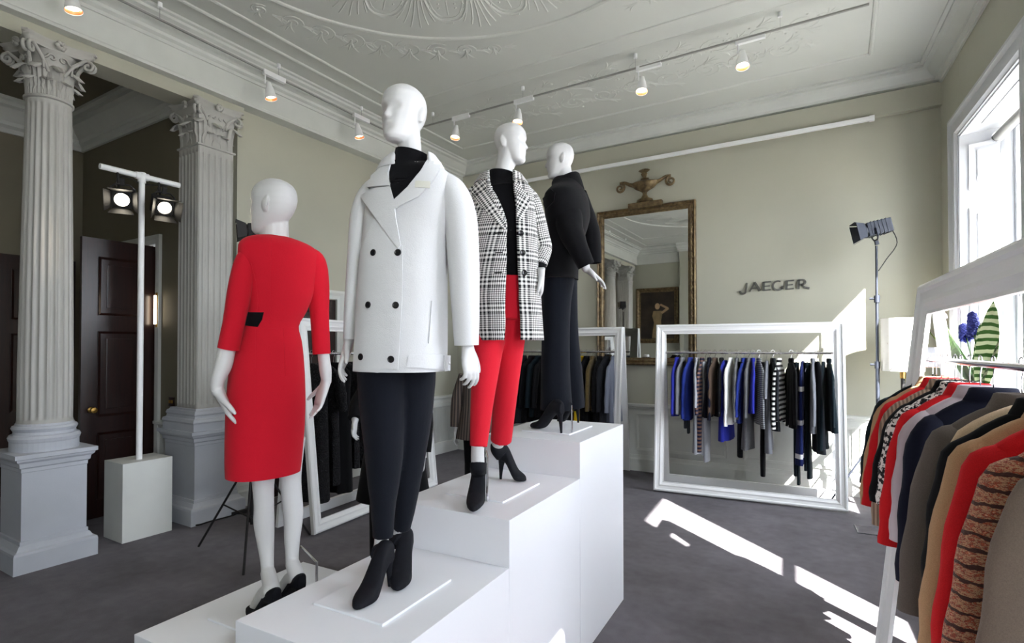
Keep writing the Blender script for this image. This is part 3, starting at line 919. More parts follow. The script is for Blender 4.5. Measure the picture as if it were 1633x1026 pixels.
# ================================================================== WALL PIECES
def scroll_tube(bm, c, r, turns, a0, sgn, w, xdir, zdir, k=0.8):
    P, R_ = [], []
    n = int(turns * 16)
    for i in range(n + 1):
        a = a0 + sgn * i * 2 * PI / 16; rr = r * (1 - k * i / n)
        P.append(c + xdir * rr * math.cos(a) + zdir * rr * math.sin(a)); R_.append(w * (1 - .4 * i / n))
    tube(bm, P, R_, 8)
    return P[0]
MX0, MX1, MZ0, MZ1 = -2.78, -1.49, 1.37, 3.42
t = thing('wall_mirror', 'tall gilt-framed mirror crowned with an urn on the far wall', 'mirror', ((MX0 + MX1) / 2, YF, MZ0))
b = NB()
rect_frame(b, MX0, MX1, MZ0, MZ1, [(0, 0), (0, -0.05), (0.012, -0.062), (0.028, -0.045), (0.04, -0.042), (0.052, -0.055), (0.07, -0.05), (0.08, -0.025), (0.095, -0.02), (0.095, 0)], YF - 0.005)
for x in (MX0 + 0.04, MX1 - 0.04):
    for i in range(26):
        bmesh.ops.create_icosphere(b, subdivisions=1, radius=0.013, matrix=Matrix.Translation((x, YF - 0.052, MZ0 + 0.1 + i * 0.073)) @ Matrix.Scale(1.6, 4, (0, 0, 1)))
wobj('gilt_frame', b, M['gilt'], t, False)
b = NB(); box(b, MX0 + .09, MX1 - .09, YF - 0.022, YF - 0.012, MZ0 + .09, MZ1 - .09); wobj('mirror_glass', b, M['mirror'], t, False)
b = NB(); UX, UY = (MX0 + MX1) / 2 + 0.02, YF - 0.07
box(b, UX - .22, UX + .22, YF - .09, YF - .01, MZ1 - 0.03, MZ1 + 0.05, None, 0.008); box(b, UX - .19, UX + .19, YF - .10, YF - .01, MZ1 + 0.0, MZ1 + 0.035, None, 0.006)
wobj('crest_block', b, M['gilt'], t, False)
b = NB()
lathe(b, [(0.0, 0), (0.11, 0.005), (0.10, 0.03), (0.05, 0.05), (0.028, 0.09), (0.03, 0.12), (0.06, 0.14), (0.12, 0.17), (0.165, 0.215), (0.18, 0.25), (0.14, 0.265), (0.08, 0.275), (0.05, 0.29), (0.055, 0.30), (0.03, 0.31), (0.0, 0.32)], 24, (UX, UY, MZ1 + 0.05))
bmesh.ops.scale(b, vec=(1, 0.45, 1), space=Matrix.Translation((-UX, -UY, 0)), verts=b.verts)
for i in range(9):
    a = -PI / 2 + (i - 4) * 0.3
    tube(b, [(UX, UY, MZ1 + .34), (UX + .05 * math.cos(a + PI / 2 + PI / 2) * .6, UY - .02, MZ1 + .40), (UX + 0.075 * math.sin(a + PI / 2), UY - .02, MZ1 + .44 + .03 * math.cos((i - 4) * .3))], [.014, .02, .008], 8)
wobj('urn', b, M['gilt'], t, True, 60)
for s in (-1, 1):
    b = NB()
    c = Vector((UX + s * 0.33, UY, MZ1 + 0.27))
    st = scroll_tube(b, c, 0.065, 1.6, PI / 2, s, 0.018, Vector((1, 0, 0)), ZZ)
    tube(b, [(UX + s * .14, UY, MZ1 + .28), (UX + s * .2, UY, MZ1 + .30), (UX + s * .27, UY, MZ1 + .335), st], [.03, .024, .02, .018], 8, smooth=3)
    wobj('scroll_handle', b, M['gilt'], t, True, 60)

t = thing('painting', 'dark gilt-framed portrait seen reflected in the mirror, on the back wall', 'painting', (-4.42, YB, 1.75))
PX0, PX1, PZ0, PZ1 = -5.03, -3.82, 1.72, 3.3
b = NB(); rect_frame(b, PX0, PX1, PZ0, PZ1, [(0, 0), (0, 0.06), (0.04, 0.075), (0.08, 0.05), (0.12, 0.045), (0.13, 0)], YB + 0.005); wobj('gilt_frame', b, M['gilt'], t, False)
def m_canvas():
    q = NT('dark_canvas'); v = q.coord(); f = q.noise(v, 2.5, 4, .6)
    q.color(q.ramp(f, [(0.35, srgb(34, 28, 24)), (0.7, srgb(66, 54, 44))])); return q.set(0.35)
b = NB(); box(b, PX0 + .12, PX1 - .12, YB + 0.01, YB + 0.03, PZ0 + .12, PZ1 - .12); wobj('canvas', b, m_canvas(), t, False)
b = NB()
def flat(bm, pts, y, th=0.004):
    a = [bm.verts.new((x, y, z)) for x, z in pts]; c = [bm.verts.new((x, y + th, z)) for x, z in pts]
    bm.faces.new(a); bm.faces.new(c)
    for i in range(len(pts)): bm.faces.new((a[i], a[(i + 1) % len(pts)], c[(i + 1) % len(pts)], c[i]))
gx = -4.42
flat(b, [(gx - .16, 1.86), (gx + .14, 1.86), (gx + .12, 2.15), (gx + .10, 2.35), (gx + .14, 2.55), (gx + .12, 2.64), (gx - .12, 2.64), (gx - .15, 2.5), (gx - .10, 2.3), (gx - .13, 2.1)], YB + 0.03)
wobj('painted_gown', b, paint('painted_ochre', srgb(150, 128, 92), .5, .2, 6), t, False)
b = NB()
flat(b, [(gx + .07 * math.cos(k * PI / 8) * 1.0, 2.77 + .09 * math.sin(k * PI / 8)) for k in range(16)], YB + 0.035)
flat(b, [(gx + .10, 2.6), (gx + .14, 2.55), (gx + .33, 2.68), (gx + .31, 2.73), (gx + .10, 2.84), (gx + .06, 2.80), (gx + .24, 2.70)], YB + 0.0352)
wobj('painted_head_and_arm', b, paint('painted_skin', srgb(190, 158, 122), .5, .1, 6), t, False)

# wall sign, cut letters standing off the wall
t = thing('wall_sign', 'small metallic JAEGER lettering on the far wall', 'sign', (-0.64, YF - 0.02, 2.25))
M['letter'] = paint('brushed_letter_metal', srgb(122, 122, 118), 0.35, 0.1, 20, 0.02, 0.7)
def ribbon(bm, pts, wds, y0, y1):
    L, R_ = [], []
    n = len(pts)
    for i in range(n):
        a = Vector(pts[max(0, i - 1)]); c = Vector(pts[min(n - 1, i + 1)])
        d = (c - a).normalized(); nn = Vector((-d.y, d.x))
        L.append(Vector(pts[i]) + nn * wds[i] / 2); R_.append(Vector(pts[i]) - nn * wds[i] / 2)
    rings = [[(l.x, y0, l.y), (r.x, y0, r.y), (r.x, y1, r.y), (l.x, y1, l.y)] for l, r in zip(L, R_)]
    loft(bm, rings)
def arcp(cx, cy, rx, ry, a0, a1, n=12):
    return [(cx + rx * math.cos(math.radians(a0 + (a1 - a0) * i / n)), cy + ry * math.sin(math.radians(a0 + (a1 - a0) * i / n))) for i in range(n + 1)]
LET = {
 'J': ([( [(0.82, 1.0), (0.78, .8), (0.74, .5), (0.66, .15)] + arcp(0.38, 0.05, 0.28, 0.28, 0, -190), .15)], 205, 175),
 'A': ([([(0.02, -.02), (0.5, 1.0)], .13), ([(0.48, 1.02), (0.98, 0.0)], .2), ([(0.22, .34), (0.8, .34)], .13)], 390, 190),
 'E': ([([(0.08, 0), (0.14, 1)], .22), ([(0.05, .04), (0.95, .08)], .13), ([(0.1, .5), (0.85, .52)], .12), ([(0.1, .95), (0.98, .98)], .13)], 622, 150),
 'G': ([(arcp(0.55, .5, .48, .5, 60, 330, 20), .13), ([(0.95, 0.05), (0.97, .45)], .18)], 790, 180),
 'R': ([([(0.1, 0), (0.14, 1)], .18), ([(0.1, .97), (0.4, 1.0)] + arcp(0.42, .74, .26, .26, 90, -90, 10) + [(0.15, .46)], .12), ([(0.35, .48), (0.62, .15), (1.0, .02)], .13)], 1205, 205)}
for nm, key, x_px in (('J', 'J', 205), ('A', 'A', 390), ('E', 'E', 622), ('G', 'G', 790), ('E', 'E', 1015), ('R', 'R', 1205)):
    strokes, _, wpx = LET[key]
    b = NB(); k = 0.000606; x0 = -1.0 + (x_px - 205) * k; W = wpx * k; Hh = 0.102
    for pts, wd in strokes:
        ribbon(b, [(x0 + x * W, 2.256 + z * Hh) for x, z in pts], [1.4 * wd * W * (0.85 + 0.3 * i / len(pts)) for i in range(len(pts))], YF - 0.016, YF - 0.001)
    wobj('letter', b, M['letter'], t, False)
# surface strip below the beam
t = thing('trunking', 'long thin white trunking strip along the bottom of the far wall beam', 'trunking', (-1.78, 6.82, 4.0))
b = NB(); box(b, -3.9, 0.34, 6.79, 6.83, 3.985, 4.03, None, 0.004); wobj('cover', b, M['white'], t, False)
b = NB(); box(b, 0.30, 0.345, 6.785, 6.833, 3.98, 4.033); wobj('end_cap', b, M['white'], t, False)

# ================================================================== PLINTHS
PO = Vector((-1.632, 1.023, 0)); PEY = Vector((-0.05, 1, 0)).normalized(); PEX = Vector((1, 0.05, 0)).normalized()
PA = math.atan2(PEX.y, PEX.x)
G = 0.0012
def plinth(x0, y0, W, L, h, lab):
    o = thing('display_plinth', lab, 'plinth', tuple(PO + PEX * (x0 + W / 2) + PEY * (y0 + L / 2)), PA)
    b = NB(); box(b, -W / 2 + G, W / 2 - G, -L / 2 + G, L / 2 - G, 0, h, None, 0.0022)
    obj('painted_box', b, M['plinth'], o, False)
    return o
plinth(-0.572, 0, 0.57, 0.76, 0.555, 'lowest white display plinth, under the mannequin in the red dress')
plinth(0, 0, 0.57, 0.762, 0.74, 'white display plinth under the mannequin in the white coat')
plinth(0, 0.762, 0.57, 0.762, 0.925, 'white display plinth under the mannequin in red trousers')
plinth(0, 1.524, 0.57, 0.762, 1.11, 'tallest white display plinth, under the mannequin all in black')
def base_plate(x, y, z, ang, lab):
    p = PO + PEX * x + PEY * y
    o = thing('base_plate', lab, 'base plate', (p.x, p.y, z), PA + ang)
    b = NB(); box(b, -0.15, 0.15, -0.185, 0.185, 0, 0.008, None, 0.002); obj('glass_plate', b, M['plinth'], o, False)
    return o

# ================================================================== TRACK LIGHTS
def track(name, lab, a, c, nwires):
    a, c = Vector(a), Vector(c)
    t = thing(name, lab, 'lighting track', tuple((a + c) / 2))
    d = (c - a).normalized(); s = d.cross(ZZ)
    b = NB(); sweep(b, [(-.009, -.007), (.009, -.007), (.009, .007), (-.009, .007)], a, c, s); wobj('rail', b, M['track'], t, False)
    for i in range(nwires):
        p = a.lerp(c, (i + .5) / nwires)
        b = NB(); cyl(b, p, Vector((p.x, p.y, ZC - 0.03)), 0.0022, 6); wobj('wire', b, M['chrome'], t)
        b = NB(); cyl(b, Vector((p.x, p.y, ZC - 0.04)), Vector((p.x, p.y, ZC)), 0.018, 12); wobj('ceiling_hook', b, M['white'], t)
track('lighting_track', 'white suspended lighting track running along the columned left wall', (-4.74, -0.5, 4.31), (-4.83, 5.12, 4.31), 5)
track('lighting_track', 'white suspended lighting track running across in front of the far wall', (-4.83, 5.12, 4.31), (0.23, 5.09, 4.31), 4)
def track_spot(p, along, lab, tilt=(0, 0), on=True):
    p = Vector(p); al = Vector(along).normalized()
    t = thing('track_spotlight', lab, 'spotlight', tuple(p), 0, 'spotlights on the ceiling tracks')
    s = al.cross(ZZ)
    b = NB(); sweep(b, [(-.018, -.035), (.018, -.035), (.018, .012), (-.018, .012)], p - al * 0.02, p + al * 0.22, s); wobj('adaptor', b, M['white'], t, False)
    b = NB(); cyl(b, p + ZZ * -0.03, p + ZZ * -0.12, 0.006, 8); wobj('stem', b, M['white'], t)
    b = NB(); c = p + ZZ * -0.10 + al * 0.035
    dn = Vector((tilt[0], tilt[1], -1)).normalized()
    q = dn.to_track_quat('-Z', 'Y').to_matrix().to_4x4(); mt = Matrix.Translation(c) @ q
    lathe(b, [(0.001, 0.0), (0.022, -0.002), (0.026, -0.02), (0.033, -0.05), (0.034, -0.055), (0.036, -0.055), (0.05, -0.135), (0.058, -0.165), (0.055, -0.165), (0.046, -0.13), (0.03, -0.12), (0.001, -0.12)], 28)
    bmesh.ops.transform(b, matrix=mt, verts=b.verts); hs = wobj('housing', b, M['white'], t, True, 50)
    b = NB(); lathe(b, [(0.045, -0.136), (0.0555, -0.162), (0.0535, -0.162), (0.044, -0.136)], 28); bmesh.ops.transform(b, matrix=mt, verts=b.verts)
    o = wobj('reflector', b, M['copper'], hs); o['label'] = 'copper-coloured reflector rim'
    b = NB(); lathe(b, [(0.0, -0.134), (0.044, -0.135), (0.044, -0.139), (0.0, -0.139)], 24); bmesh.ops.transform(b, matrix=mt, verts=b.verts)
    wobj('lit_lens', b, M['lamp_on'], hs)
    ld = bpy.data.lights.new('spot_beam', 'SPOT'); ld.energy = 12; ld.color = (1, .84, .66); ld.spot_size = math.radians(60); ld.spot_blend = .8; ld.shadow_soft_size = 0.04
    lo = bpy.data.objects.new('spot_beam', ld); lo.parent = t; lo.location = tuple((c + dn * 0.15) - p)
    lo.rotation_euler = dn.to_track_quat('-Z', 'Y').to_euler(); COL.objects.link(lo)
labs = ['track spotlight over the round column, cut off by the top edge', 'track spotlight above the pilaster on the left-hand track', 'track spotlight on the left-hand track nearest the white coat mannequin']
for y, l in zip((1.66, 3.28, 4.43), labs): track_spot((-4.795 if y > 2 else -4.775, y, 4.31), (0, 1, 0), l, (0.15, 0.1))
labs = ['leftmost spotlight on the far track, beside the white mannequin head', 'track spotlight above the head of the check coat mannequin', 'track spotlight on the far track, second from its right end', 'rightmost and brightest spotlight on the far track']
for x, l in zip((-3.87, -3.02, -1.64, -0.74), labs): track_spot((x, 5.11, 4.31), (1, 0, 0), l, (0.05, -0.25))

# ================================================================== THEATRE LAMPS
def fresnel(parent, c, aim, s=1.0, lit=True, long=1.0, hang=True, mat='black_metal', power=25):
    """lamp head with lens, barn doors and yoke; world-space pieces parented under a thing"""
    aim = Vector(aim).normalized(); mt = Matrix.Translation(c) @ aim.to_track_quat('-Y', 'Z').to_matrix().to_4x4() @ Matrix.Scale(s, 4)
    T = lambda bb: bmesh.ops.transform(bb, matrix=mt, verts=bb.verts)
    b = NB(); box(b, -.085, .085, -.02, .17 * long, -.085, .085, None, .012)
    for k in range(5): box(b, -.09, .09, .02 + k * .028 * long, .03 + k * .028 * long, -.09, .09)
    T(b); h = wobj('lamp_housing', b, M[mat], parent, False)
    b = NB(); lathe(b, [(.085, 0), (.085, .03), (.066, .03), (.066, .0)], 24); bmesh.ops.transform(b, matrix=Matrix.Rotation(PI / 2, 4, 'X'), verts=b.verts)
    bmesh.ops.translate(b, vec=(0, -.02, 0), verts=b.verts); T(b); wobj('lens_ring', b, M[mat], parent)
    b = NB(); lathe(b, [(0, -.01), (.03, -.006), (.055, .004), (.064, .012), (.064, .0), (0, -.0)], 24) if False else lathe(b, [(0.0, .028), (.03, .024), (.064, .012), (.064, .004), (0, .004)], 24)
    bmesh.ops.transform(b, matrix=Matrix.Rotation(PI / 2, 4, 'X'), verts=b.verts); bmesh.ops.translate(b, vec=(0, -.02, 0), verts=b.verts); T(b)
    wobj('lit_lens' if lit else 'lens', b, M['lamp_hot'] if lit else M['glass'], parent)
    for k in range(4):
        b = NB()
        w1, w2, L = .078, .11, .12
        vs = [(-w1, 0, 0), (w1, 0, 0), (w2, -L, 0), (-w2, -L, 0)]
        lo = [b.verts.new(v) for v in vs]; hi = [b.verts.new((x, y, .003)) for x, y, z in vs]
        b.faces.new(lo); b.faces.new(hi)
        for i in range(4): b.faces.new((lo[i], lo[(i + 1) % 4], hi[(i + 1) % 4], hi[i]))
        bmesh.ops.transform(b, matrix=Matrix.Rotation(k * PI / 2, 4, 'Y') @ Matrix.Translation((0, -.04, .082)) @ Matrix.Rotation(-(0.5 if k % 2 else 0.35), 4, 'X'), verts=b.verts)
        T(b); wobj('barn_door', b, M[mat], h, False)
    sg = 1 if hang else -1
    b = NB(); tube(b, [(-.1, .06, 0), (-.105, .06, sg * .1), (-.06, .06, sg * .14), (.06, .06, sg * .14), (.105, .06, sg * .1), (.1, .06, 0)], .009, 8); T(b); wobj('yoke', b, M[mat], parent)
    b = NB(); box(b, -.02, .02, .04, .08, sg * .14 - .01, sg * .2, None, .004); T(b); wobj('clamp', b, M[mat], parent, False)
    if lit:
        ld = bpy.data.lights.new('lamp_beam', 'SPOT'); ld.energy = power; ld.color = (1, .82, .6); ld.spot_size = math.radians(50); ld.spot_blend = .6; ld.shadow_soft_size = 0.05
        o = bpy.data.objects.new('lamp_beam', ld); o.parent = parent
        pm = Matrix.LocRotScale(parent.location, parent.rotation_euler, None).inverted()
        o.matrix_local = pm @ Matrix.Translation(Vector(c) + aim * 0.06 * s) @ aim.to_track_quat('-Z', 'Y').to_matrix().to_4x4(); COL.objects.link(o)
BX = Vector((-5.16, 2.36, 0))
o = thing('display_box', 'plain white box on the carpet holding up the white lamp pole', 'plinth', tuple(BX))
b = NB(); box(b, -.16, .16, -.195, .19, 0, .645, None, .002); obj('painted_box', b, M['trim'], o, False)
t = thing('lamp_pole', 'white T-shaped pole standing on the white box, carrying two lit lamps', 'lamp stand', (-5.12, 2.34, 0.645))
b = NB(); cyl(b, (0, 0, 0), (0, 0, 2.42), .0235, 16); obj('pole', b, M['white'], t)
b = NB(); cyl(b, (0.0, -.31, 2.425), (0.0, .31, 2.425), .0235, 16); obj('crossbar', b, M['white'], t)
b = NB(); cyl(b, (0, 0, 2.37), (0, 0, 2.455), .031, 16); cyl(b, (0, -.05, 2.425), (0, .05, 2.425), .031, 16); obj('tee_joint', b, M['white'], t)
for u, v, uy, lab, am in ((195, 318, 2.17, 'lit black lamp with barn doors hanging left of the white pole', (1, -.55, -.45)), (261, 330, 2.50, 'lit black lamp with barn doors hanging right of the white pole', (1, -.2, -.5))):
    p = onx(u, v, -5.03)
    q = thing('stage_lamp', lab, 'lamp', tuple(p)); fresnel(q, p, am, 0.8, power=10)
    b = NB(); tube(b, [p + Vector((-.06, 0, .10)), Vector((-5.11, p.y, 3.02)), Vector((-5.12, p.y, 3.07))], .01, 8); wobj('hook_clamp', b, M['black_metal'], q)
    b = NB(); tube(b, [p + Vector((-.12, 0, .06)), p + Vector((-.16, .03, .2)), p + Vector((-.1, .08, .22)), Vector((-5.13, 2.34, 3.0))], .004, 6, smooth=4); wobj('cable', b, M['black_metal'], q)

def tripod(parent, c, h, spread=0.42, hub=0.75, mat='black_metal', rot=0.0):
    c = Vector((c[0], c[1], 0))
    b = NB(); cyl(b, c + ZZ * .22, c + ZZ * (h * .55), .017, 12); wobj('lower_tube', b, M[mat], parent)
    b = NB(); cyl(b, c + ZZ * (h * .5), c + ZZ * (h * .8), .0135, 12); wobj('middle_tube', b, M[mat], parent)
    b = NB(); cyl(b, c + ZZ * (h * .75), c + ZZ * h, .0105, 12); wobj('upper_tube', b, M[mat], parent)
    for z in (h * .55, h * .8):
        b = NB(); cyl(b, c + ZZ * (z - .04), c + ZZ * (z + .03), .024, 12); cyl(b, c + ZZ * z, c + ZZ * z + Vector((-.06, 0, 0)), .011, 8); wobj('clamp_knob', b, M[mat], parent)
    b = NB(); cyl(b, c + ZZ * (hub - .03), c + ZZ * (hub + .03), .03, 12); cyl(b, c + ZZ * .24, c + ZZ * .29, .028, 12); wobj('collar', b, M[mat], parent)
    for k in range(3):
        a = rot + k * 2 * PI / 3; d = Vector((math.cos(a), math.sin(a), 0))
        b = NB(); tube(b, [c + d * .03 + ZZ * hub, c + d * spread + ZZ * .012], .009, 8); wobj('leg', b, M[mat], parent)
        b = NB(); tube(b, [c + d * .025 + ZZ * .27, c + d * (spread * .52) + ZZ * (hub * .49)], .006, 8); wobj('brace', b, M[mat], parent)
S1 = at(404, 600, 4.25); S1.z = 0
t = thing('lamp_stand', 'black tripod lamp stand behind the mannequin in the red dress', 'lamp stand', tuple(S1)); tripod(t, S1, 2.36, .48, .72, rot=math.radians(200))
q = thing('stage_lamp', 'lit black lamp with barn doors peeping out beside the bald head over the red dress', 'lamp', (S1.x, S1.y, 2.5))
pl = Vector((S1.x, S1.y, 2.545)) ; fresnel(q, pl + Vector((-.03, -.02, -.03)), (-.5, -.85, -.08), 0.62, True, 1.0, False)
S2 = Vector((0.33, 6.42, 0))
t = thing('lamp_stand', 'tall dark tripod lamp stand by the window end of the far wall', 'lamp stand', tuple(S2)); tripod(t, S2, 2.60, .45, .70, 'grey_metal', rot=math.radians(75))
q = thing('stage_lamp', 'unlit blue-grey lamp on top of the tall tripod by the far wall', 'lamp', (S2.x, S2.y, 2.76)); fresnel(q, S2 + Vector((-0.07, 0, 2.76)), (-1, -.25, -.22), 0.8, False, 1.45, False, 'grey_metal')
b = NB(); tube(b, [S2 + Vector((.11, .05, 2.80)), S2 + Vector((.17, .03, 2.62)), S2 + Vector((.08, .02, 2.46)), S2 + Vector((.015, .0, 2.35))], .005, 6, smooth=5); wobj('cable', b, M['black_metal'], q)
t = thing('power_cable', 'thin black cable trailing on the carpet past the pilaster base', 'cable', (-4.9, 2.9, 0))
P = [onz(276, 822, .008), onz(290, 832, .008), onz(312, 838, .008), onz(335, 832, .008), onz(372, 822, .008), onz(395, 812, .008)]
b = NB(); tube(b, P, .007, 6, smooth=5); wobj('sheath', b, M['black_metal'], t)
b = NB(); box(b, -.09, .09, -.03, .03, 0, .03, Matrix.Translation(P[4] + Vector((0, .08, 0))) @ Matrix.Rotation(1.2, 4, 'Z'), .004); wobj('plug_block', b, M['black_metal'], t)

# floor lamp and flowers by the window
FL = Vector((0.535, 6.45, 0))
t = thing('floor_lamp', 'lamp with a cream drum shade in the sunny far corner', 'lamp', tuple(FL))
b = NB(); r = .175; lathe(b, [(r, 1.37), (r, 1.88), (r - .004, 1.88), (r - .004, 1.37), (r, 1.37)], 40, tuple(FL)); wobj('lamp_shade', b, M['shadefab'], t)
b = NB(); cyl(b, FL + ZZ * .03, FL + ZZ * 1.33, .018, 14); wobj('pole', b, M['black_metal'], t)
b = NB(); cyl(b, FL + ZZ * 1.30, FL + ZZ * 1.36, .024, 14); cyl(b, FL + ZZ * 1.33, FL + ZZ * 1.6, .008, 10); wobj('brass_collar', b, M['brass'], t)
b = NB(); lathe(b, [(0, 0), (.15, 0), (.15, .015), (.03, .04), (0, .04)], 28, tuple(FL)); wobj('foot', b, M['black_metal'], t)

FP = Vector((0.80, 4.62, 0))
o = thing('side_table', 'small white round table behind the right-hand clothes rack holding the flowers', 'table', tuple(FP))
b = NB(); lathe(b, [(0, .96), (.17, .96), (.17, .985), (0, .985)], 28); obj('tabletop', b, M['white'], o, True, 30)
b = NB(); lathe(b, [(0, 0), (.15, 0), (.15, .02), (.03, .05), (.022, .5), (.03, .93), (.06, .96), (0, .96)], 24); obj('pedestal', b, M['white'], o, True, 30)
t = thing('flower_arrangement', 'vase of tall flowers and striped leaves between the window and the right-hand rack', 'flowers', (FP.x, FP.y, .985))
b = NB(); lathe(b, [(0, 0), (.06, 0), (.085, .06), (.09, .15), (.06, .26), (.055, .32), (.065, .34), (.06, .34), (.05, .3), (0, .3)], 28); obj('vase', b, M['ceramic'], t)
def m_leaf():
    q = NT('striped_leaf'); v = q.coord('UV'); sp = q.n('ShaderNodeSeparateXYZ'); q.l.new(v, sp.inputs[0])
    k = q.math('GREATER_THAN', q.math('FRACT', q.math('ADD', q.math('DIVIDE', sp.outputs[1], .05), q.math('MULTIPLY', q.noise(v, 6, 3), 1.2))), .5)
    q.color(q.mix(k, srgb(92, 134, 74), srgb(212, 218, 190))); return q.set(.45)
M['leaf'] = m_leaf()
def leaf(bm, a, c, wid, bend, side):
    a, c = Vector(a), Vector(c); n = 12; d = (c - a); sd_ = d.cross(Vector(bend)).normalized()
    layer = bm.loops.layers.uv.verify(); rows = []
    for i in range(n + 1):
        tt = i / n; p = a.lerp(c, tt) + Vector(bend) * math.sin(tt * PI * .5) ** 2 * .25
        ww = wid * math.sin(PI * min(1, .06 + tt * .94)) ** .7 + .002
        rows.append([(p + sd_ * ww * s + Vector(bend).normalized() * (-abs(s) * ww * .25), (s * .05, tt * d.length)) for s in (-1, -.5, 0, .5, 1)])
    V = [[bm.verts.new(p) for p, _ in r] for r in rows]
    for i in range(n):
        for j in range(4):
            f = bm.faces.new((V[i][j], V[i][j + 1], V[i + 1][j + 1], V[i + 1][j]))
            for lp, q in zip(f.loops, (rows[i][j][1], rows[i][j + 1][1], rows[i + 1][j + 1][1], rows[i + 1][j][1])): lp[layer].uv = q
    bmesh.ops.solidify(bm, geom=bm.faces[:], thickness=.002)
mouth = Vector((FP.x, FP.y, 1.30))
def tip(u, v, dx=0): 
    p = onx(u, v, FP.x + dx); return p
for (u, v, w_, bend, mt_) in ((1582, 488, .055, (0, -.15, .1), 'leaf'), (1556, 520, .05, (.1, -.1, .1), 'leaf'), (1496, 520, .045, (-.05, .2, .1), 'green'), (1505, 545, .05, (.1, .1, 0), 'green'), (1520, 560, .04, (0, .2, 0), 'green'), (1575, 540, .04, (.2, -.1, 0), 'leaf')):
    b = NB(); leaf(b, mouth, tip(u, v), w_, bend, 1); wobj('leaf', b, M[mt_], t)
b = NB(); tube(b, [mouth, tip(1475, 520), tip(1463, 493), tip(1455, 480)], [.005, .004, .004, .003], 6, smooth=4)
leaf(b, tip(1463, 493), tip(1450, 474), .012, (0, 0.05, .1), 1); wobj('sprig', b, M['bright_green'], t)
for (u, v, L) in ((1550, 500, .17), (1536, 520, .15), (1498, 500, .12)):
    tp = tip(u, v); d = (tp - mouth).normalized(); b = NB(); tube(b, [mouth, tp - d * L], .005, 6); wobj('stem', b, M['green'], t)
    b = NB(); rr = random.Random(u)
    for i in range(90):
        z = i / 90; a = i * 2.4; rad = .035 * (1 - .55 * z)
        x_ = d.orthogonal().normalized(); y_ = d.cross(x_)
        p = tp - d * L * (1 - z) + x_ * rad * math.cos(a) + y_ * rad * math.sin(a)
        bmesh.ops.create_icosphere(b, subdivisions=1, radius=.011 + rr.random() * .004, matrix=Matrix.Translation(p))
    wobj('blossom', b, M['petal'] if u > 1500 else paint('dusty_petal', srgb(150, 130, 150), .6, .2, 50), t)

# ================================================================== CLOTHES RACKS
RPROF = [(0, 0), (0, -0.035), (0.01, -0.045), (0.022, -0.045), (0.03, -0.034), (0.055, -0.03), (0.07, -0.034), (0.078, -0.028), (0.095, -0.018), (0.105, -0.018), (0.105, 0.0)]
RPB = [(0, 0), (0, -0.03), (0.1, -0.03), (0.1, 0)]
RH, RS = 1.84, 0.2
def rack(lab, loc, rz, W=1.85, RH=1.84, mw=1.0):
    t = thing('clothes_rack', lab, 'clothes rack', loc, rz)
    Ls = math.hypot(RH, RS); th = math.atan2(RS, RH)
    for nm, sg, prof in (('front_frame', 1, RPROF), ('back_frame', -1, RPB)):
        b = NB()
        rect_frame(b, -W / 2, W / 2, 0, Ls, [(i_ * (mw if sg > 0 else 1), y_) for i_, y_ in prof])
        mt = Matrix.Translation((0, -RS, 0)) @ Matrix.Rotation(-th, 4, 'X')
        if sg < 0: mt = Matrix.Rotation(PI, 4, 'Z') @ mt
        bmesh.ops.transform(b, matrix=mt, verts=b.verts)
        bmesh.ops.translate(b, vec=(0, 0, 0.012), verts=b.verts)
        obj(nm, b, M['white'], t, False)
    b = NB(); cyl(b, (-W / 2 + .02, 0, 1.54), (W / 2 - .02, 0, 1.54), .0125, 14); obj('hanging_rail', b, M['chrome'], t)
    for s in (-1, 1):
        b = NB(); box(b, s * (W / 2 - .03) - .008, s * (W / 2 - .03) + .008, -.05, .05, 1.50, 1.60, None, .003); obj('rail_bracket', b, M['chrome'], t, False)
    return t

def hanger_mesh():
    b = NB()
    hook = [Vector((0, .018 * math.cos(a), -.0 + .018 * math.sin(a))) for a in [PI * -.15 + i * (PI * 1.3) / 9 for i in range(10)]]
    tube(b, hook + [Vector((0, -.01, -.03)), Vector((0, 0, -.05)), Vector((0, 0, -.13))], .0022, 6)
    tube(b, [(-.165, 0, -.20), (-.09, 0, -.155), (0, 0, -.125), (.09, 0, -.155), (.165, 0, -.20)], [.004, .006, .007, .006, .004], 8, smooth=3)
    return b
HANG = None
def hanger(loc, rz, group, lab):
    global HANG
    if HANG is None:
        t = thing('coat_hanger', lab, 'hanger', loc, rz, group)
        hb = hanger_mesh()
        obj('hook_and_bar', hb, M['chrome'], t)
        HANG = t; return t
    return dup(HANG, loc, rz, lab, group)

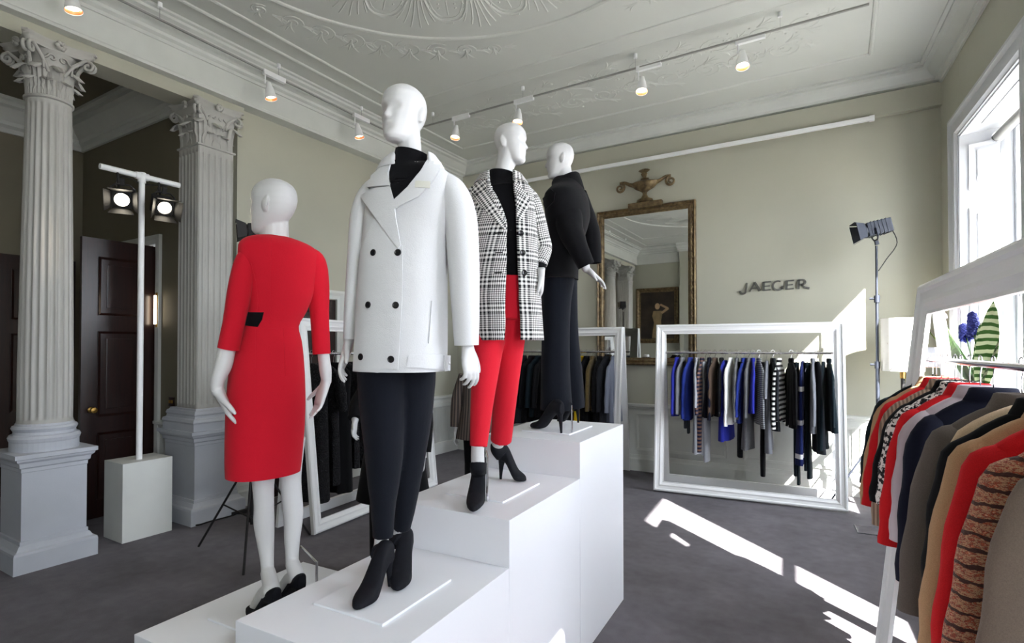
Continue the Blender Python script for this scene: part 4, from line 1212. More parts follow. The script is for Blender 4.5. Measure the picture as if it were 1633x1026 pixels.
def garment_meshes(kind, length, flare, seed, sleeve=0.52, thick=0.034, shw=0.195):
    """hanging garment in its own space: X across the shoulders, Y thickness, origin on the rail; returns dict of meshes"""
    r = random.Random(seed); out = {}
    ph = r.uniform(0, 6.28); ph2 = r.uniform(0, 6.28); skew = r.uniform(-.02, .02)
    n = 40
    if kind == 'trousers':
        b = NB(); rings = []
        for i in range(12):
            tt = i / 11; z = -.10 - length * tt; hw = .105 - .02 * tt; ht = .022 + .006 * math.sin(tt * 5 + ph)
            rings.append(ell((0, skew * tt, z), Vector((hw, 0, 0)), Vector((0, ht, 0)), n, 2.6))
        loft(b, rings); out['trouser_leg'] = b
        b = NB(); loft(b, [ell((.01, .012, z), Vector((.1, 0, 0)), Vector((0, .02, 0)), n, 2.6) for z in (-.1, -.3, -.6, -.1 - length * .93)]); out['folded_leg'] = b
        return out
    cq = thick / .036; b = NB(); rings = []
    prof = [(-.085, .05, .022), (-.094, .07, .026), (-.112, .105, .028), (-.135, .14, .03), (-.165, shw * .9, .033), (-.205, shw, .036), (-.24, shw * .99, .04), (-.30, shw * .94, thick + .012), (-.42, shw * .90, thick + .016)]
    prof[-2] = (-.30, shw * .94, .048); prof[-1] = (-.42, shw * .90, .052)
    zs = prof[-1][0]; zend = -.085 - length
    k = 9
    for i in range(1, k + 1):
        tt = i / k
        prof.append((zs + (zend - zs) * tt, shw * (.90 + flare * tt), thick * 0 + .054 + .012 * tt))
    prof = [(z, hw, ht * cq) for z, hw, ht in prof]
    for z, hw, ht in prof:
        q = max(0, (-z - .15) / length)
        ring = []
        for j in range(n):
            a = 2 * PI * j / n; cs, sn = math.cos(a), math.sin(a)
            fold = 1 + q * (.34 * math.sin(5 * a + ph) + .2 * math.sin(9 * a + ph2 + z * 3))
            x = math.copysign(abs(cs) ** .75, cs) * hw * (1 + .03 * q * math.sin(3 * a + ph2))
            y = math.copysign(abs(sn) ** .8, sn) * ht * fold
            zz = z + (q > .95) * .006 * math.sin(4 * a + ph)
            ring.append(Vector((x, y + skew * q + .012 * q * math.sin(x * 14 + ph), zz)))
        rings.append(ring)
    loft(b, rings)
    if kind == 'coat':      # overlapping front edge down one side
        pass
    out['body'] = b
    if kind in ('coat', 'jacket'):
        b = NB(); front = -1 if seed % 2 else 1
        rows = []
        for z, hw, ht in prof[2:]:
            q = max(0, (-z - .15) / length)
            yy = ht * (.95 + .3 * q)
            rows.append([Vector((-.02 - .05 * max(0, 1 - q * 2.4), front * yy, z)), Vector((.03, front * (yy + .009), z)), Vector((.05 + .04 * max(0, 1 - q * 2.2), front * (yy + .002), z)), Vector((.0, front * (yy - .01), z))])
        loft(b, rows); out['front_edge'] = b
    if kind in ('coat', 'jacket', 'knit'):
        b = NB()
        loft(b, [ell((0, 0, z), Vector((hw, 0, 0)), Vector((0, ht * max(.6, cq), 0)), 24) for z, hw, ht in ((-.10, .085, .036), (-.075, .072, .04), (-.058, .066, .036), (-.055, .058, .028), (-.075, .05, .02))]); out['collar'] = b
    if sleeve > 0:
        for s in (-1, 1):
            b = NB()
            fx = r.uniform(.0, .03); fy = r.uniform(-.02, .02)
            P = [Vector((s * (shw - .055), 0, -.175)), Vector((s * (shw - .01), fy * .3, -.235)), Vector((s * (shw + .02 + fx * .5), fy, -.22 - sleeve * .35)), Vector((s * (shw + .035 + fx), fy * 1.2, -.21 - sleeve * .7)), Vector((s * (shw + .045 + fx), fy, -.17 - sleeve))]
            P, R_ = resample(P, [.03, .052, .05, .046, .042], 4)
            fr = frames(P, Vector((1, 0, 0)))
            rings = []
            for m, (p, rr, (x, y)) in enumerate(zip(P, R_, fr)):
                w1 = 1 + .07 * math.sin(m * 1.5 + ph)
                rings.append(ell(p, x * rr * w1, y * rr * .72 * max(.5, cq) * w1, 16))
            rings.append([rings[-1][i].lerp(P[-1], .25) + Vector((0, 0, .006)) for i in range(16)])
            loft(b, rings); out['sleeve' + str(s)] = b
    return out
CACHE = {}
def hlab(lab):
    wd = ('metal hanger inside the ' + lab).split()
    return ' '.join(wd[:16])
def garment(rackt, xloc, name, lab, mat, kind='jacket', length=.6, flare=.05, sleeve=.52, group=None, seed=0, jit=0.0, cat=None, thick=.034, hang_lab=None, dz=0.0):
    mr = Matrix.LocRotScale(rackt.location, rackt.rotation_euler, None)
    p = mr @ Vector((xloc, 0, 1.5525)); pg = p + Vector((0, 0, -.035 if rackt is RK4 else -.01)); rz = rackt.rotation_euler.z + PI / 2 + jit
    t = thing(name, lab, cat or name.replace('_', ' '), tuple(pg), rz, group)
    for k, bm in garment_meshes(kind, length, flare, seed, sleeve, thick).items():
        nm = 'sleeve' if k.startswith('sleeve') else k
        o = obj(nm, bm, M[mat], t, True, 60)
    hanger(tuple(p), rz, 'hangers on ' + hang_lab, hlab(lab))
    return t

RK1 = rack('white A-shaped clothes rack of black sequinned dresses behind the red dress', (-4.11, 3.98, 0), math.radians(95))
RK2 = rack('white A-shaped clothes rack of blue, grey and striped knits before the JAEGER wall', (-0.867, 6.294, 0), math.radians(5.3))
RK3 = rack('white A-shaped clothes rack of dark coats beside the gilt mirror', (-3.235, 6.58, 0), 0)
RK4 = rack('white A-shaped clothes rack of red, camel and black coats at the right edge', (0.455, 2.36, 0), math.radians(-85.9), 2.0, 1.89, 1.4)
HL = {1: 'the white rack of black dresses', 2: 'the white rack before the JAEGER wall', 3: 'the white rack beside the mirror', 4: 'the right-hand white rack'}

# rack before the JAEGER wall (x along the rail, name, label, cloth, kind, length, flare, sleeve)
L2 = [
 (-.86, 'coat', 'royal blue coat at the left end of the rack before the JAEGER wall', 'g_royal', 'coat', .62, .05, .5),
 (-.79, 'cardigan', 'mid grey cardigan right beside the royal blue coat', 'g_grey', 'knit', .60, 0, .5),
 (-.745, 'trousers', 'dark grey trousers hanging below the grey cardigan near the left end', 'g_charcoal', 'trousers', .80, 0, 0),
 (-.70, 'jumper', 'navy jumper between grey cardigan and long pale grey tunic', 'g_blue', 'knit', .66, 0, .55),
 (-.625, 'tunic', 'pale grey wide-sleeved tunic, longest of the left-hand knits', 'g_lightgrey', 'knit', 1.02, .05, .42),
 (-.56, 'dress', 'brown and navy horizontally striped knitted dress', 'g_brownstripe', 'knit', 1.0, -.1, .5),
 (-.52, 'trousers', 'pale grey trousers reaching lower than the striped dress', 'g_lightgrey', 'trousers', 1.1, 0, 0),
 (-.475, 'cardigan', 'black cardigan just right of the brown striped dress', 'g_navy', 'knit', .62, 0, .55),
 (-.41, 'jacket', 'dark brown jacket left of the black and white top', 'g_brown', 'jacket', .58, 0, .5),
 (-.335, 'coat', 'black coat above the hem of the bright blue dress', 'g_black', 'coat', .60, .1, .5),
 (-.295, 'dress', 'bright royal blue dress with its hem showing below a black coat', 'g_royal', 'dress', .86, .25, 0),
 (-.235, 'jumper', 'cream white jumper in the middle of the rack', 'g_white', 'knit', .68, -.05, .6),
 (-.165, 'jacket', 'black and white tweed jacket beside the cream jumper', 'g_tweedbw', 'jacket', .62, .05, .55),
 (-.12, 'trousers', 'black trousers hanging below the tweed jacket', 'g_black', 'trousers', 1.02, 0, 0),
 (-.085, 'shirt', 'bright blue shirt just right of the tweed jacket', 'g_blue', 'knit', .66, 0, .5),
 (-.03, 'cardigan', 'long grey flecked cardigan between two blue tops', 'g_tweedbw', 'knit', .94, 0, .5),
 (.015, 'shirt', 'blue shirt right of the long flecked cardigan', 'g_royal', 'knit', .55, 0, .45),
 (.08, 'jumper', 'grey jumper with ribbed striped cuffs', 'g_greyrib', 'knit', .66, .1, .6),
 (.125, 'trousers', 'black trousers ending lowest at the middle of the rack', 'g_black', 'trousers', 1.2, 0, 0),
 (.165, 'dress', 'mid grey dress right of the ribbed jumper', 'g_grey', 'dress', .95, .15, .3),
 (.23, 'cardigan', 'dark charcoal cardigan against the striped jumper', 'g_charcoal', 'knit', .72, 0, .5),
 (.295, 'jumper', 'bold black and white striped jumper', 'g_bwstripe', 'knit', .62, 0, .6),
 (.42, 'coat', 'wide black coat right of the striped jumper', 'g_black', 'coat', .68, .15, .55),
 (.475, 'trousers', 'long black trousers under the wide black coat, lowest of the rack', 'g_teal', 'trousers', 1.25, 0, 0),
 (.54, 'dress', 'navy dress with two white blocks', 'g_navyblock', 'dress', 1.05, .05, 0),
 (.585, 'trousers', 'dark teal trousers behind the grey coat', 'g_teal', 'trousers', 1.18, 0, 0),
 (.64, 'coat', 'mid grey coat near the right end of the rack', 'g_grey', 'coat', .72, .1, .55),
 (.685, 'skirt', 'charcoal skirt hanging below the mid grey coat', 'g_charcoal', 'dress', .92, .1, 0),
 (.745, 'dress', 'dark green-black dress behind the rightmost coat', 'g_teal', 'dress', .88, .2, 0),
 (.80, 'coat', 'black coat at the right end of the rack before the JAEGER wall', 'g_teal', 'coat', .70, .2, .55)]
for i, (x, nm, lab, mt_, kd, ln, fl, sl) in enumerate(L2):
    x = -.70 + (x + .86) * (1.49 / 1.66)
    garment(RK2, x, nm, lab, mt_, kd, ln, fl, sl, 'clothes on the rack before the JAEGER wall', 20 + i, random.uniform(-.22, .22), hang_lab=HL[2], thick=.02)
L3 = [
 (-.80, 'coat', 'black coat at the left end of the rack beside the mirror', 'g_black', 'coat', .95), (-.66, 'coat', 'black coat second from left beside the mirror', 'g_black', 'coat', .92),
 (-.53, 'coat', 'charcoal coat between black coats on the rack beside the mirror', 'g_charcoal', 'coat', .9), (-.40, 'coat', 'black coat left of the dark teal coat, half behind the red trousers', 'g_black', 'coat', .88),
 (-.30, 'coat', 'dark teal-black coat left of the cream coat', 'g_teal', 'coat', .8), (-.2, 'coat', 'black coat touching the left side of the cream coat', 'g_black', 'coat', .8),
 (-.11, 'coat', 'cream coat behind the black-trousered mannequin', 'g_cream', 'coat', .74), (.02, 'coat', 'black coat hidden behind the black trousers, beside the mirror', 'g_black', 'coat', .9),
 (.14, 'coat', 'dark grey coat behind the wide black trousers', 'g_charcoal', 'coat', .9), (.25, 'jacket', 'blue-grey jacket just left of the yellow coat', 'g_bluegrey', 'jacket', .7),
 (.335, 'coat', 'bright yellow coat on the rack beside the mirror', 'g_yellow', 'coat', .88), (.42, 'coat', 'black coat between the yellow and olive coats', 'g_black', 'coat', .9),
 (.50, 'jacket', 'olive brown tweed jacket right of the yellow coat', 'g_camo', 'jacket', .66), (.60, 'coat', 'black coat right of the olive tweed jacket', 'g_black', 'coat', .85),
 (.69, 'coat', 'charcoal coat second from the right end beside the mirror', 'g_charcoal', 'coat', .9), (.79, 'jacket', 'pale blue-grey jacket at the right end of the rack beside the mirror', 'g_bluegrey', 'jacket', .8)]
for i, (x, nm, lab, mt_, kd, ln) in enumerate(L3):
    garment(RK3, x, nm, lab, mt_, kd, ln, .05, .58, 'coats on the rack beside the mirror', 60 + i, random.uniform(-.2, .2), hang_lab=HL[3], thick=.03)
L1 = [(-.74, 'long black sequinned dress at the near end of the left rack', 'g_sequin', 1.22), (-.62, 'black sequinned dress second from the near end of the left rack', 'g_sequin', 1.1), (-.47, 'plain black dress between sequinned ones on the left rack', 'g_black', 1.2),
      (-.33, 'black sequinned dress showing left of the black trousers', 'g_sequin', 1.0), (-.2, 'short black sequinned dress in the middle of the left rack', 'g_sequin', .95), (-.05, 'plain black dress in the middle of the left rack', 'g_black', 1.05),
      (.12, 'black dress hidden behind the black trousers on the left rack', 'g_black', 1.0), (.3, 'black sequinned dress towards the far end of the left rack', 'g_sequin', .95), (.5, 'black dress second from the far end of the left rack', 'g_black', .95), (.68, 'black dress at the far end of the left rack', 'g_black', .9)]
for i, (x, lab, mt_, ln) in enumerate(L1):
    garment(RK1, x, 'dress', lab, mt_, 'dress', ln, .1, .35 if i % 2 else 0, 'black dresses on the left rack', 90 + i, random.uniform(-.2, .2), hang_lab=HL[1], thick=.04)
L4 = [
 (-0.92, 'coat', 'dark green-black coat at the far end of the right-hand rack', 'g_teal', 'coat', 0.68, .44),
 (-0.85, 'coat', 'brown camel coat second from the far end of the right-hand rack', 'g_camel', 'coat', 0.74, .52),
 (-0.76, 'jacket', 'red jacket between the camel coat and the ribbed taupe coat', 'g_red', 'jacket', 0.7, .50),
 (-0.64, 'coat', 'taupe ribbed coat with a standing collar', 'g_herring', 'coat', 0.84, .56),
 (-0.53, 'jacket', 'black jacket right of the ribbed taupe coat', 'g_black', 'jacket', 0.66, .42),
 (-0.44, 'blouse', 'black and white patterned blouse squeezed beside the second red jacket', 'g_animal', 'knit', 0.76, .42),
 (-0.33, 'jacket', 'red jacket right of the patterned blouse', 'g_red', 'jacket', 0.66, .54),
 (-0.2, 'blouse', 'lilac grey satin blouse right of the second red jacket', 'g_satin', 'knit', 0.82, .48),
 (-0.06, 'coat', 'blue-black coat in the middle of the right-hand rack', 'g_navy', 'coat', 0.8, .58),
 (0.19, 'coat', 'long grey-brown coat right of the blue-black coat', 'g_greybrown', 'coat', 0.84, .60),
 (0.28, 'dress', 'long beige dress, its pale hem below the grey-brown coat', 'g_beige', 'dress', 1.02, .0),
 (0.37, 'jacket', 'black jacket between the grey-brown and camel coats', 'g_black', 'jacket', 0.7, .45),
 (0.47, 'coat', 'pale camel coat left of the long red coat', 'g_camel', 'coat', 0.86, .58),
 (0.58, 'coat', 'long red coat left of the multicoloured boucle coat', 'g_red', 'coat', 0.9, .6),
 (0.75, 'coat', 'multicoloured red and orange boucle coat with dark bands', 'g_tweedred', 'coat', 0.88, .58),
 (0.9, 'coat', 'grey taupe coat at the right edge of the photo', 'g_taupe', 'coat', 0.9, .6)]
for i, (x, nm, lab, mt_, kd, ln, sl) in enumerate(L4):
    garment(RK4, x, nm, lab, mt_, kd, ln, .08, sl, 'clothes on the right-hand rack', 120 + i, random.uniform(-.10, .10), hang_lab=HL[4], thick=.036)

# ================================================================== MANNEQUINS
HT = [(.000, .016, .070, -.034), (.006, .030, .082, -.018), (.018, .042, .089, .004), (.035, .050, .090, .030), (.055, .058, .090, .052), (.075, .064, .089, .070), (.095, .069, .088, .083), (.12, .0735, .086, .094),
      (.145, .0755, .088, .099), (.168, .0745, .087, .098), (.188, .070, .080, .092), (.205, .061, .068, .080), (.218, .048, .051, .062), (.227, .033, .034, .042), (.232, .017, .017, .022), (.2335, .004, .004, .006)]
def interp(tab, z):
    for a, c in zip(tab, tab[1:]):
        if z <= c[0]:
            k = (z - a[0]) / (c[0] - a[0]); k = k
            return [a[i] + (c[i] - a[i]) * k for i in range(1, len(a))]
    return list(tab[-1][1:])
def g(x, s): return math.exp(-(x / s) ** 2)
def head(bm, top, yaw, k=1.0, tilt=0.0, roll=0.0):
    """bald mannequin head; top = crown point, yaw = direction faced, k = size"""
    rings = []; n = 72; zs = sorted(set([t[0] for t in HT] + [i * .0045 for i in range(52)]))
    zs = [z for z in zs if z <= .2335]
    for z in zs:
        hw, fr, bk = interp(HT, z); ring = []
        cy = (bk - fr) / 2; hd = (bk + fr) / 2
        for i in range(n):
            a = 2 * PI * i / n; cs, sn = math.cos(a), math.sin(a)      # a=0 front
            x = hw * math.copysign(abs(sn) ** .92, sn)
            y = cy - hd * math.copysign(abs(cs) ** .92, cs)
            if cs > 0:
                nose = .021 * g(x, .0095) * max(0, min(1, (.126 - z) / .042)) * (1 if z > .086 else max(0, 1 - (.086 - z) / .010))
                wing = .006 * g(abs(x) - .009, .006) * g(z - .088, .008)
                sock = -.0085 * g(abs(x) - .031, .018) * g(z - .124, .014)
                brow = .0028 * g(abs(x) - .028, .026) * g(z - .143, .009)
                lip = .0042 * g(x, .016) * (g(z - .062, .0045) + g(z - .0715, .004)) - .0016 * g(x, .02) * g(z - .0668, .002)
                chin = .004 * g(x, .018) * g(z - .02, .014); under = -.004 * g(x, .02) * g(z - .042, .009)
                chk = .003 * g(abs(x) - .045, .015) * g(z - .10, .02)
                y -= nose + wing + sock + brow + lip + chin + under + chk
            ring.append(Vector((x, y, z)))
        rings.append(ring)
    n0 = len(bm.verts); loft(bm, rings)
    for s in (-1, 1):
        er = []
        for i in range(9):      # ear: a flattened shell leaning back
            t = i / 8; zz = .082 + .062 * t; w1 = .017 * math.sin(PI * min(1, .12 + t * .82)) ** .6
            er.append(ell((s * (.069 + .009 * math.sin(PI * t)), .010 + .010 * t, zz), Vector((s * .0075, .002, 0)), Vector((s * .004, w1, 0)), 14))
        loft(bm, er)
    bm.verts.ensure_lookup_table(); vs = bm.verts[n0:]
    mt = Matrix.Translation(top) @ Matrix.Rotation(yaw, 4, 'Z') @ Matrix.Rotation(tilt, 4, 'X') @ Matrix.Rotation(roll, 4, 'Y') @ Matrix.Scale(k, 4) @ Matrix.Translation((0, 0, -.2335))
    bmesh.ops.transform(bm, matrix=mt, verts=vs)
    return mt
def yaw_of(d): return math.atan2(d[0], -d[1])
def hand(bm, W, d, n, thumb=1, k=1.0, curl=(.25, .3, .3), fan=.07, tcurl=.3, back=.035):
    """W wrist, d towards the knuckles, n back of the hand, thumb side = thumb * d x n"""
    d = Vector(d).normalized(); n = Vector(n); n = (n - d * n.dot(d)).normalized(); s = d.cross(n) * thumb
    rings = []
    for t, rx, ry in ((-back, .0235, .021), (-back * .3, .024, .019), (.012, .029, .018), (.035, .036, .0165), (.06, .039, .0145), (.082, .0385, .0125), (.094, .034, .009)):
        rings.append(ell(W + d * t * k - n * .004 * t / .09 * k, s * rx * k, n * ry * k, 20, 2.4))
    loft(bm, rings)
    for i, L in enumerate((.070, .078, .072, .056)):
        off = (.0275 - .0185 * i); a = fan * (1.5 - i)
        f = (d * math.cos(a) + s * math.sin(a)).normalized(); nn = n.copy()
        p = W + (d * (.083 - .004 * abs(i - 1)) + s * off) * k
        P = [p - f * .015 * k, p]; R_ = [.0085 * k, .0085 * k]
        cc = [c * (1 + .18 * i) for c in curl]
        for j, sl in enumerate((.45, .31, .24)):
            c_ = cc[j]; f, nn = (f * math.cos(c_) - nn * math.sin(c_)), (nn * math.cos(c_) + f * math.sin(c_))
            P.append(P[-1] + f * L * sl * k); R_.append((.0078, .0068, .0048)[j] * k)
        tube(bm, P, R_, 10, smooth=3)
    b0 = W + (d * .022 + s * .024 - n * .003) * k
    f = (d * .72 + s * .62 - n * .28).normalized(); P = [W + d * .005 * k + s * .01 * k, b0, b0 + f * .036 * k]
    f2 = (f * math.cos(tcurl) + (d - n * .3).normalized() * math.sin(tcurl)).normalized(); P += [P[-1] + f2 * .028 * k, P[-1] + f2 * .028 * k + (f2 + d * .3).normalized() * .02 * k]
    tube(bm, P, [.014 * k, .0135 * k, .0105 * k, .0085 * k, .005 * k], 12, smooth=3)
def px_ring(v, uL, uR, D, face, k, n=48, p=2.2, grow=0.0, arc=None, dz=0.0):
    """horizontal ring whose outline as seen spans uL..uR; face = unit vector the figure faces"""
    PL, PR = at(uL, v, D), at(uR, v, D); c = (PL + PR) / 2; h = (PR - PL) / 2
    rd = Vector((c.x, c.y, 0)).normalized(); pn = Vector((rd.y, -rd.x, 0))
    wv = abs(h.dot(pn))
    fr = Vector((face[0], face[1], 0)).normalized(); lat = Vector((-fr.y, fr.x, 0))
    if lat.dot(RT) < 0: lat = -lat
    cs, sn = lat.dot(pn), fr.dot(pn)
    a = wv / math.sqrt(cs * cs + k * k * sn * sn) + grow; bb = (a - grow) * k + grow
    return c, lat * a, fr * bb
def u_of(P):
    q = P - CC; return CX + FPX * q.dot(RT) / q.dot(FW)
def open_angle(c, A, B, u, p=2.2):
    best = None
    for i in range(0, 181):
        t = math.radians(i); cs, sn = math.cos(t), math.sin(t)
        P = c + A * math.copysign(abs(cs) ** (2 / p), cs) + B * sn ** (2 / p) if sn > 0 else c + A * math.copysign(1, cs)
        e = abs(u_of(P) - u)
        if best is None or e < best[0]: best = (e, t)
    return best[1]
def shell(rows, D, face, k=.65, n=56, p=2.2, grow=0.0, cap=True, fold=0.0, seed=1, sub=3):
    """closed garment shell from traced rows (v, uL, uR[, D shift[, k]])"""
    full = densify(rows, sub)
    b = NB(); rings = []; m = len(full)
    for i, r in enumerate(full):
        v, uL, uR = r[:3]; dD = r[3]; kk = r[4] if r[4] else k
        c, A, B = px_ring(v, uL, uR, D + dD, face, kk, grow=grow); ring = ell(c, A, B, n, p)
        if fold:
            q = fold * (i / m) ** 1.5
            ring = [c + (x - c) * (1 + q * math.sin(7 * 2 * PI * j / n + seed) * .5 + q * math.sin(11 * 2 * PI * j / n + seed * 2) * .35) for j, x in enumerate(ring)]
        rings.append(ring)
    loft(b, rings, True, cap)
    return b
def densify(rows, k):
    R_ = [tuple(r) + (0.0,) * (5 - len(r)) for r in rows]; out = []
    for i in range(len(R_) - 1):
        a, b, c, d = R_[max(0, i - 1)], R_[i], R_[i + 1], R_[min(len(R_) - 1, i + 2)]
        for j in range(k):
            out.append(tuple(cr(a[q], b[q], c[q], d[q], j / k) for q in range(5)))
    out.append(R_[-1]); return out
def limb(bm, pts, n=20, k=4, cap=True, flat=1.0, up=None, fold=0, hem=False):
    """tapered tube through sight points (u, v, D, radius in px)"""
    P = [at(u, v, D) for u, v, D, r in pts]; R_ = [r * D / FPX / math.sqrt(1 + ((u - CX) / FPX) ** 2) for u, v, D, r in pts]
    P, R_ = resample(P, R_, k); fr = frames(P, up); rings = []
    for i, (p, r, (x, y)) in enumerate(zip(P, R_, fr)):
        w1 = 1 + fold * math.sin(i * 1.9) * (1 if 2 < i < len(P) - 3 else 0)
        rings.append(ell(p, x * r * w1, y * r * flat * w1, n))
    if hem:
        c = sum(rings[-1], Vector()) / n; d = (P[-1] - P[-2]).normalized()
        rings.append([c + (q - c) * .88 for q in rings[-1]]); rings.append([c + (q - c) * .8 - d * .02 for q in rings[-1]])
    loft(bm, rings, True, cap); return P
def fuse(name, bm, mat, parent, voxel=.004, smooth=2):
    """weld overlapping forms into one continuous skin"""
    o = wobj(name, bm, mat, parent)
    mo = o.modifiers.new('weld', 'REMESH'); mo.mode = 'VOXEL'; mo.voxel_size = voxel; mo.use_smooth_shade = True
    if smooth: ms = o.modifiers.new('soften', 'SMOOTH'); ms.factor = .5; ms.iterations = smooth
    dg = bpy.context.evaluated_depsgraph_get(); me = bpy.data.meshes.new_from_object(o.evaluated_get(dg))
    o.modifiers.clear(); old = o.data; o.data = me; bpy.data.meshes.remove(old)
    if not me.materials: me.materials.append(mat)
    for p in me.polygons: p.use_smooth = True
    return o
def button(u, v, rpx, bvh, parent, D, mat='plastic', off=.003, name='button'):
    d = ray(u, v).normalized(); loc, nor, _, _ = bvh.ray_cast(CC, d)
    if loc is None: loc = at(u, v, D); nor = -d
    if nor.dot(d) > 0: nor = -nor
    r = rpx * D / FPX; b = NB()
    lathe(b, [(0, 0), (r * .96, 0), (r, .0012), (r, .003), (r * .9, .0042), (r * .72, .0036), (r * .66, .003), (0, .003)], 20)
    for a in range(4):
        cyl(b, (r * .2 * math.cos(a * PI / 2 + .78), r * .2 * math.sin(a * PI / 2 + .78), .001), (r * .2 * math.cos(a * PI / 2 + .78), r * .2 * math.sin(a * PI / 2 + .78), .0038), r * .07, 6)
    bmesh.ops.transform(b, matrix=Matrix.Translation(loc + nor * off) @ nor.to_track_quat('Z', 'Y').to_matrix().to_4x4(), verts=b.verts)
    return wobj(name, b, M[mat], parent)
def shoe(parent, toe, heel, z0, hh, ankle=None, kind='boot', mat='leather', wide=1.0, top=None):
    toe = Vector((toe[0], toe[1], z0)); heel = Vector((heel[0], heel[1], z0)); ax = heel - toe; L = ax.length; e = ax.normalized(); sd_ = Vector((-e.y, e.x, 0))
    def bot(s):
        t = max(0, min(1, (s - .30) / .55)); return .004 + hh * t * t * (3 - 2 * t)
    W = [(0, .004), (.03, .016), (.1, .027), (.22, .037), (.35, .040), (.5, .035), (.65, .030), (.8, .029), (.92, .027), (1.0, .016)]
    T = [(0, .012), (.03, .020), (.1, .030), (.22, .040), (.35, .052), (.5, .070), (.65, .085), (.8, .088), (.92, .080), (1.0, .066)]
    if kind == 'pump': T = [(0, .012), (.03, .022), (.1, .030), (.22, .030), (.35, .026), (.5, .028), (.65, .034), (.8, .046), (.92, .060), (1.0, .060)]
    f = lambda tab, s: interp(tab, s)[0]
    b = NB(); rings = []
    for i in range(31):
        s = i / 30; w1 = f(W, s) * wide; bz = bot(s); tz = bz + f(T, s); c = toe + ax * s + ZZ * (bz + tz) / 2
        ring = ell(c, sd_ * w1, ZZ * (tz - bz) / 2, 22, 2.5)
        ring = [q if q.z > c.z else q + (ZZ * (c.z - (tz - bz) / 2 - q.z) * .35) for q in ring]
        rings.append(ring)
    loft(b, rings)
    if kind == 'boot':
        a0 = toe + ax * .74 + ZZ * (bot(.74) + .045)
        a0 = Vector((a0.x * .55 + ankle.x * .45, a0.y * .55 + ankle.y * .45, a0.z)); P = [a0, Vector((ankle.x, ankle.y, (a0.z + ankle.z) / 2)), ankle]
        tube(b, P, [.040 * wide, .034, .033], 22, smooth=5)
        o = fuse('upper', b, M[mat], parent, .0035, 3)
        o.name = 'boot'
    else:
        o = wobj('shoe', b, M[mat], parent)
    b = NB(); p1 = toe + ax * .93 + ZZ * (bot(.93) + .012); p0 = toe + ax * .965
    tube(b, [p1 - e * .004, p1.lerp(p0, .35), p0 + ZZ * .002], [.021, .012, .006], 12, smooth=3); ho = wobj('heel', b, M[mat], o)
    return o
def support_rod(parent, a, c):
    b = NB(); tube(b, [a, a + ZZ * ((c - a).z - .012), c], [.005, .005, .005], 8); wobj('support_rod', b, M['chrome'], parent)
def seam(pts, bvh, parent, D, w=1.2, mat='c_red', name='seam', off=.0, th=.0016):
    L, R_ = [], []
    for i, q in enumerate(pts):
        a = Vector(pts[max(0, i - 1)]); c = Vector(pts[min(len(pts) - 1, i + 1)]); d = (c - a).normalized(); nn = Vector((-d.y, d.x)) * w / 2
        L.append(Vector(q) + nn); R_.append(Vector(q) - nn)
    b = decal(L + R_[::-1], bvh, off, th, 6, D); return wobj(name, b, M[mat], parent)

# ---------------------------------------------------------------- 1: red dress, seen from behind
D1 = 2.13; F1 = Vector((-1, .12, 0)).normalized()
r1 = at(440, 800, D1)
m1 = thing('mannequin', 'bald white mannequin in a red dress, seen from behind on the lowest plinth', 'mannequin', (r1.x, r1.y, .563), yaw_of(F1), )
rows1 = [(378, 417, 462, 0, .8), (381, 404, 478, 0, .6), (387, 392, 497, 0, .52), (398, 384, 511, 0, .5), (420, 384, 514, 0, .5), (445, 393, 507, 0, .54), (470, 396, 500, 0, .6), (497, 395, 489, 0, .66), (520, 391, 477, 0, .7), (545, 384, 482, 0, .74), (582, 370, 486, 0, .78), (630, 364, 488, 0, .80), (680, 362, 487, 0, .80), (730, 361, 483, 0, .80), (756, 362, 480, 0, .80)]
b = NB()
head(b, at(436, 286, D1 - .01), yaw_of((-.91, -.34)), .93, 0)
limb(b, [(437, 392, D1, 26), (438, 372, D1, 23), (438, 350, D1, 22.5), (434, 325, D1, 24)], 24)
loft(b, [ell(*px_ring(v, uL, uR, D1, F1, kk, grow=-.012), 32) for v, uL, uR, _, kk in rows1[1:11]])
limb(b, [(395, 420, D1 - .10, 15), (372, 500, D1 - .12, 15), (362, 556, D1 - .12, 14.5), (356, 583, D1 - .13, 15), (348, 604, D1 - .14, 12), (346, 618, D1 - .14, 11), (349, 628, D1 - .14, 11)], 20)
limb(b, [(500, 420, D1 + .12, 14), (510, 500, D1 + .12, 10), (516, 566, D1 + .12, 9.5), (519, 591, D1 + .12, 10), (521, 612, D1 + .12, 7.5)], 20)
w0 = at(348, 624, D1 - .14)
hand(b, w0, at(363, 655, D1 - .12) - w0, -RT * .9 - FH * .42, -1, 1.02, (.22, .1, .08), .03, .5, .008)
w0 = at(519, 611, D1 + .12)
hand(b, w0, at(509, 645, D1 + .10) - w0, RT * .75 + FH * .65, -1, .98, (.08, .15, .15), .05, .02, .008)
for pts in ([(424, 700, D1, 30), (420, 762, D1, 19), (421, 805, D1 - .005, 16.5), (421, 833, D1, 17), (424, 870, D1, 13.5), (426, 895, D1 - .01, 11), (427, 918, D1 - .02, 10.5)],
            [(460, 700, D1 + .07, 28), (463, 760, D1 + .08, 18), (466, 800, D1 + .08, 17), (468, 824, D1 + .08, 16), (466, 860, D1 + .07, 13), (466, 885, D1 + .06, 11), (466, 903, D1 + .05, 10.5)]):
    limb(b, pts, 24)
H1a, T1a = Vector((-1.775, 1.275)), Vector((-1.99, 1.31)); H1b, T1b = Vector((-1.80, 1.405)), Vector((-2.015, 1.435))
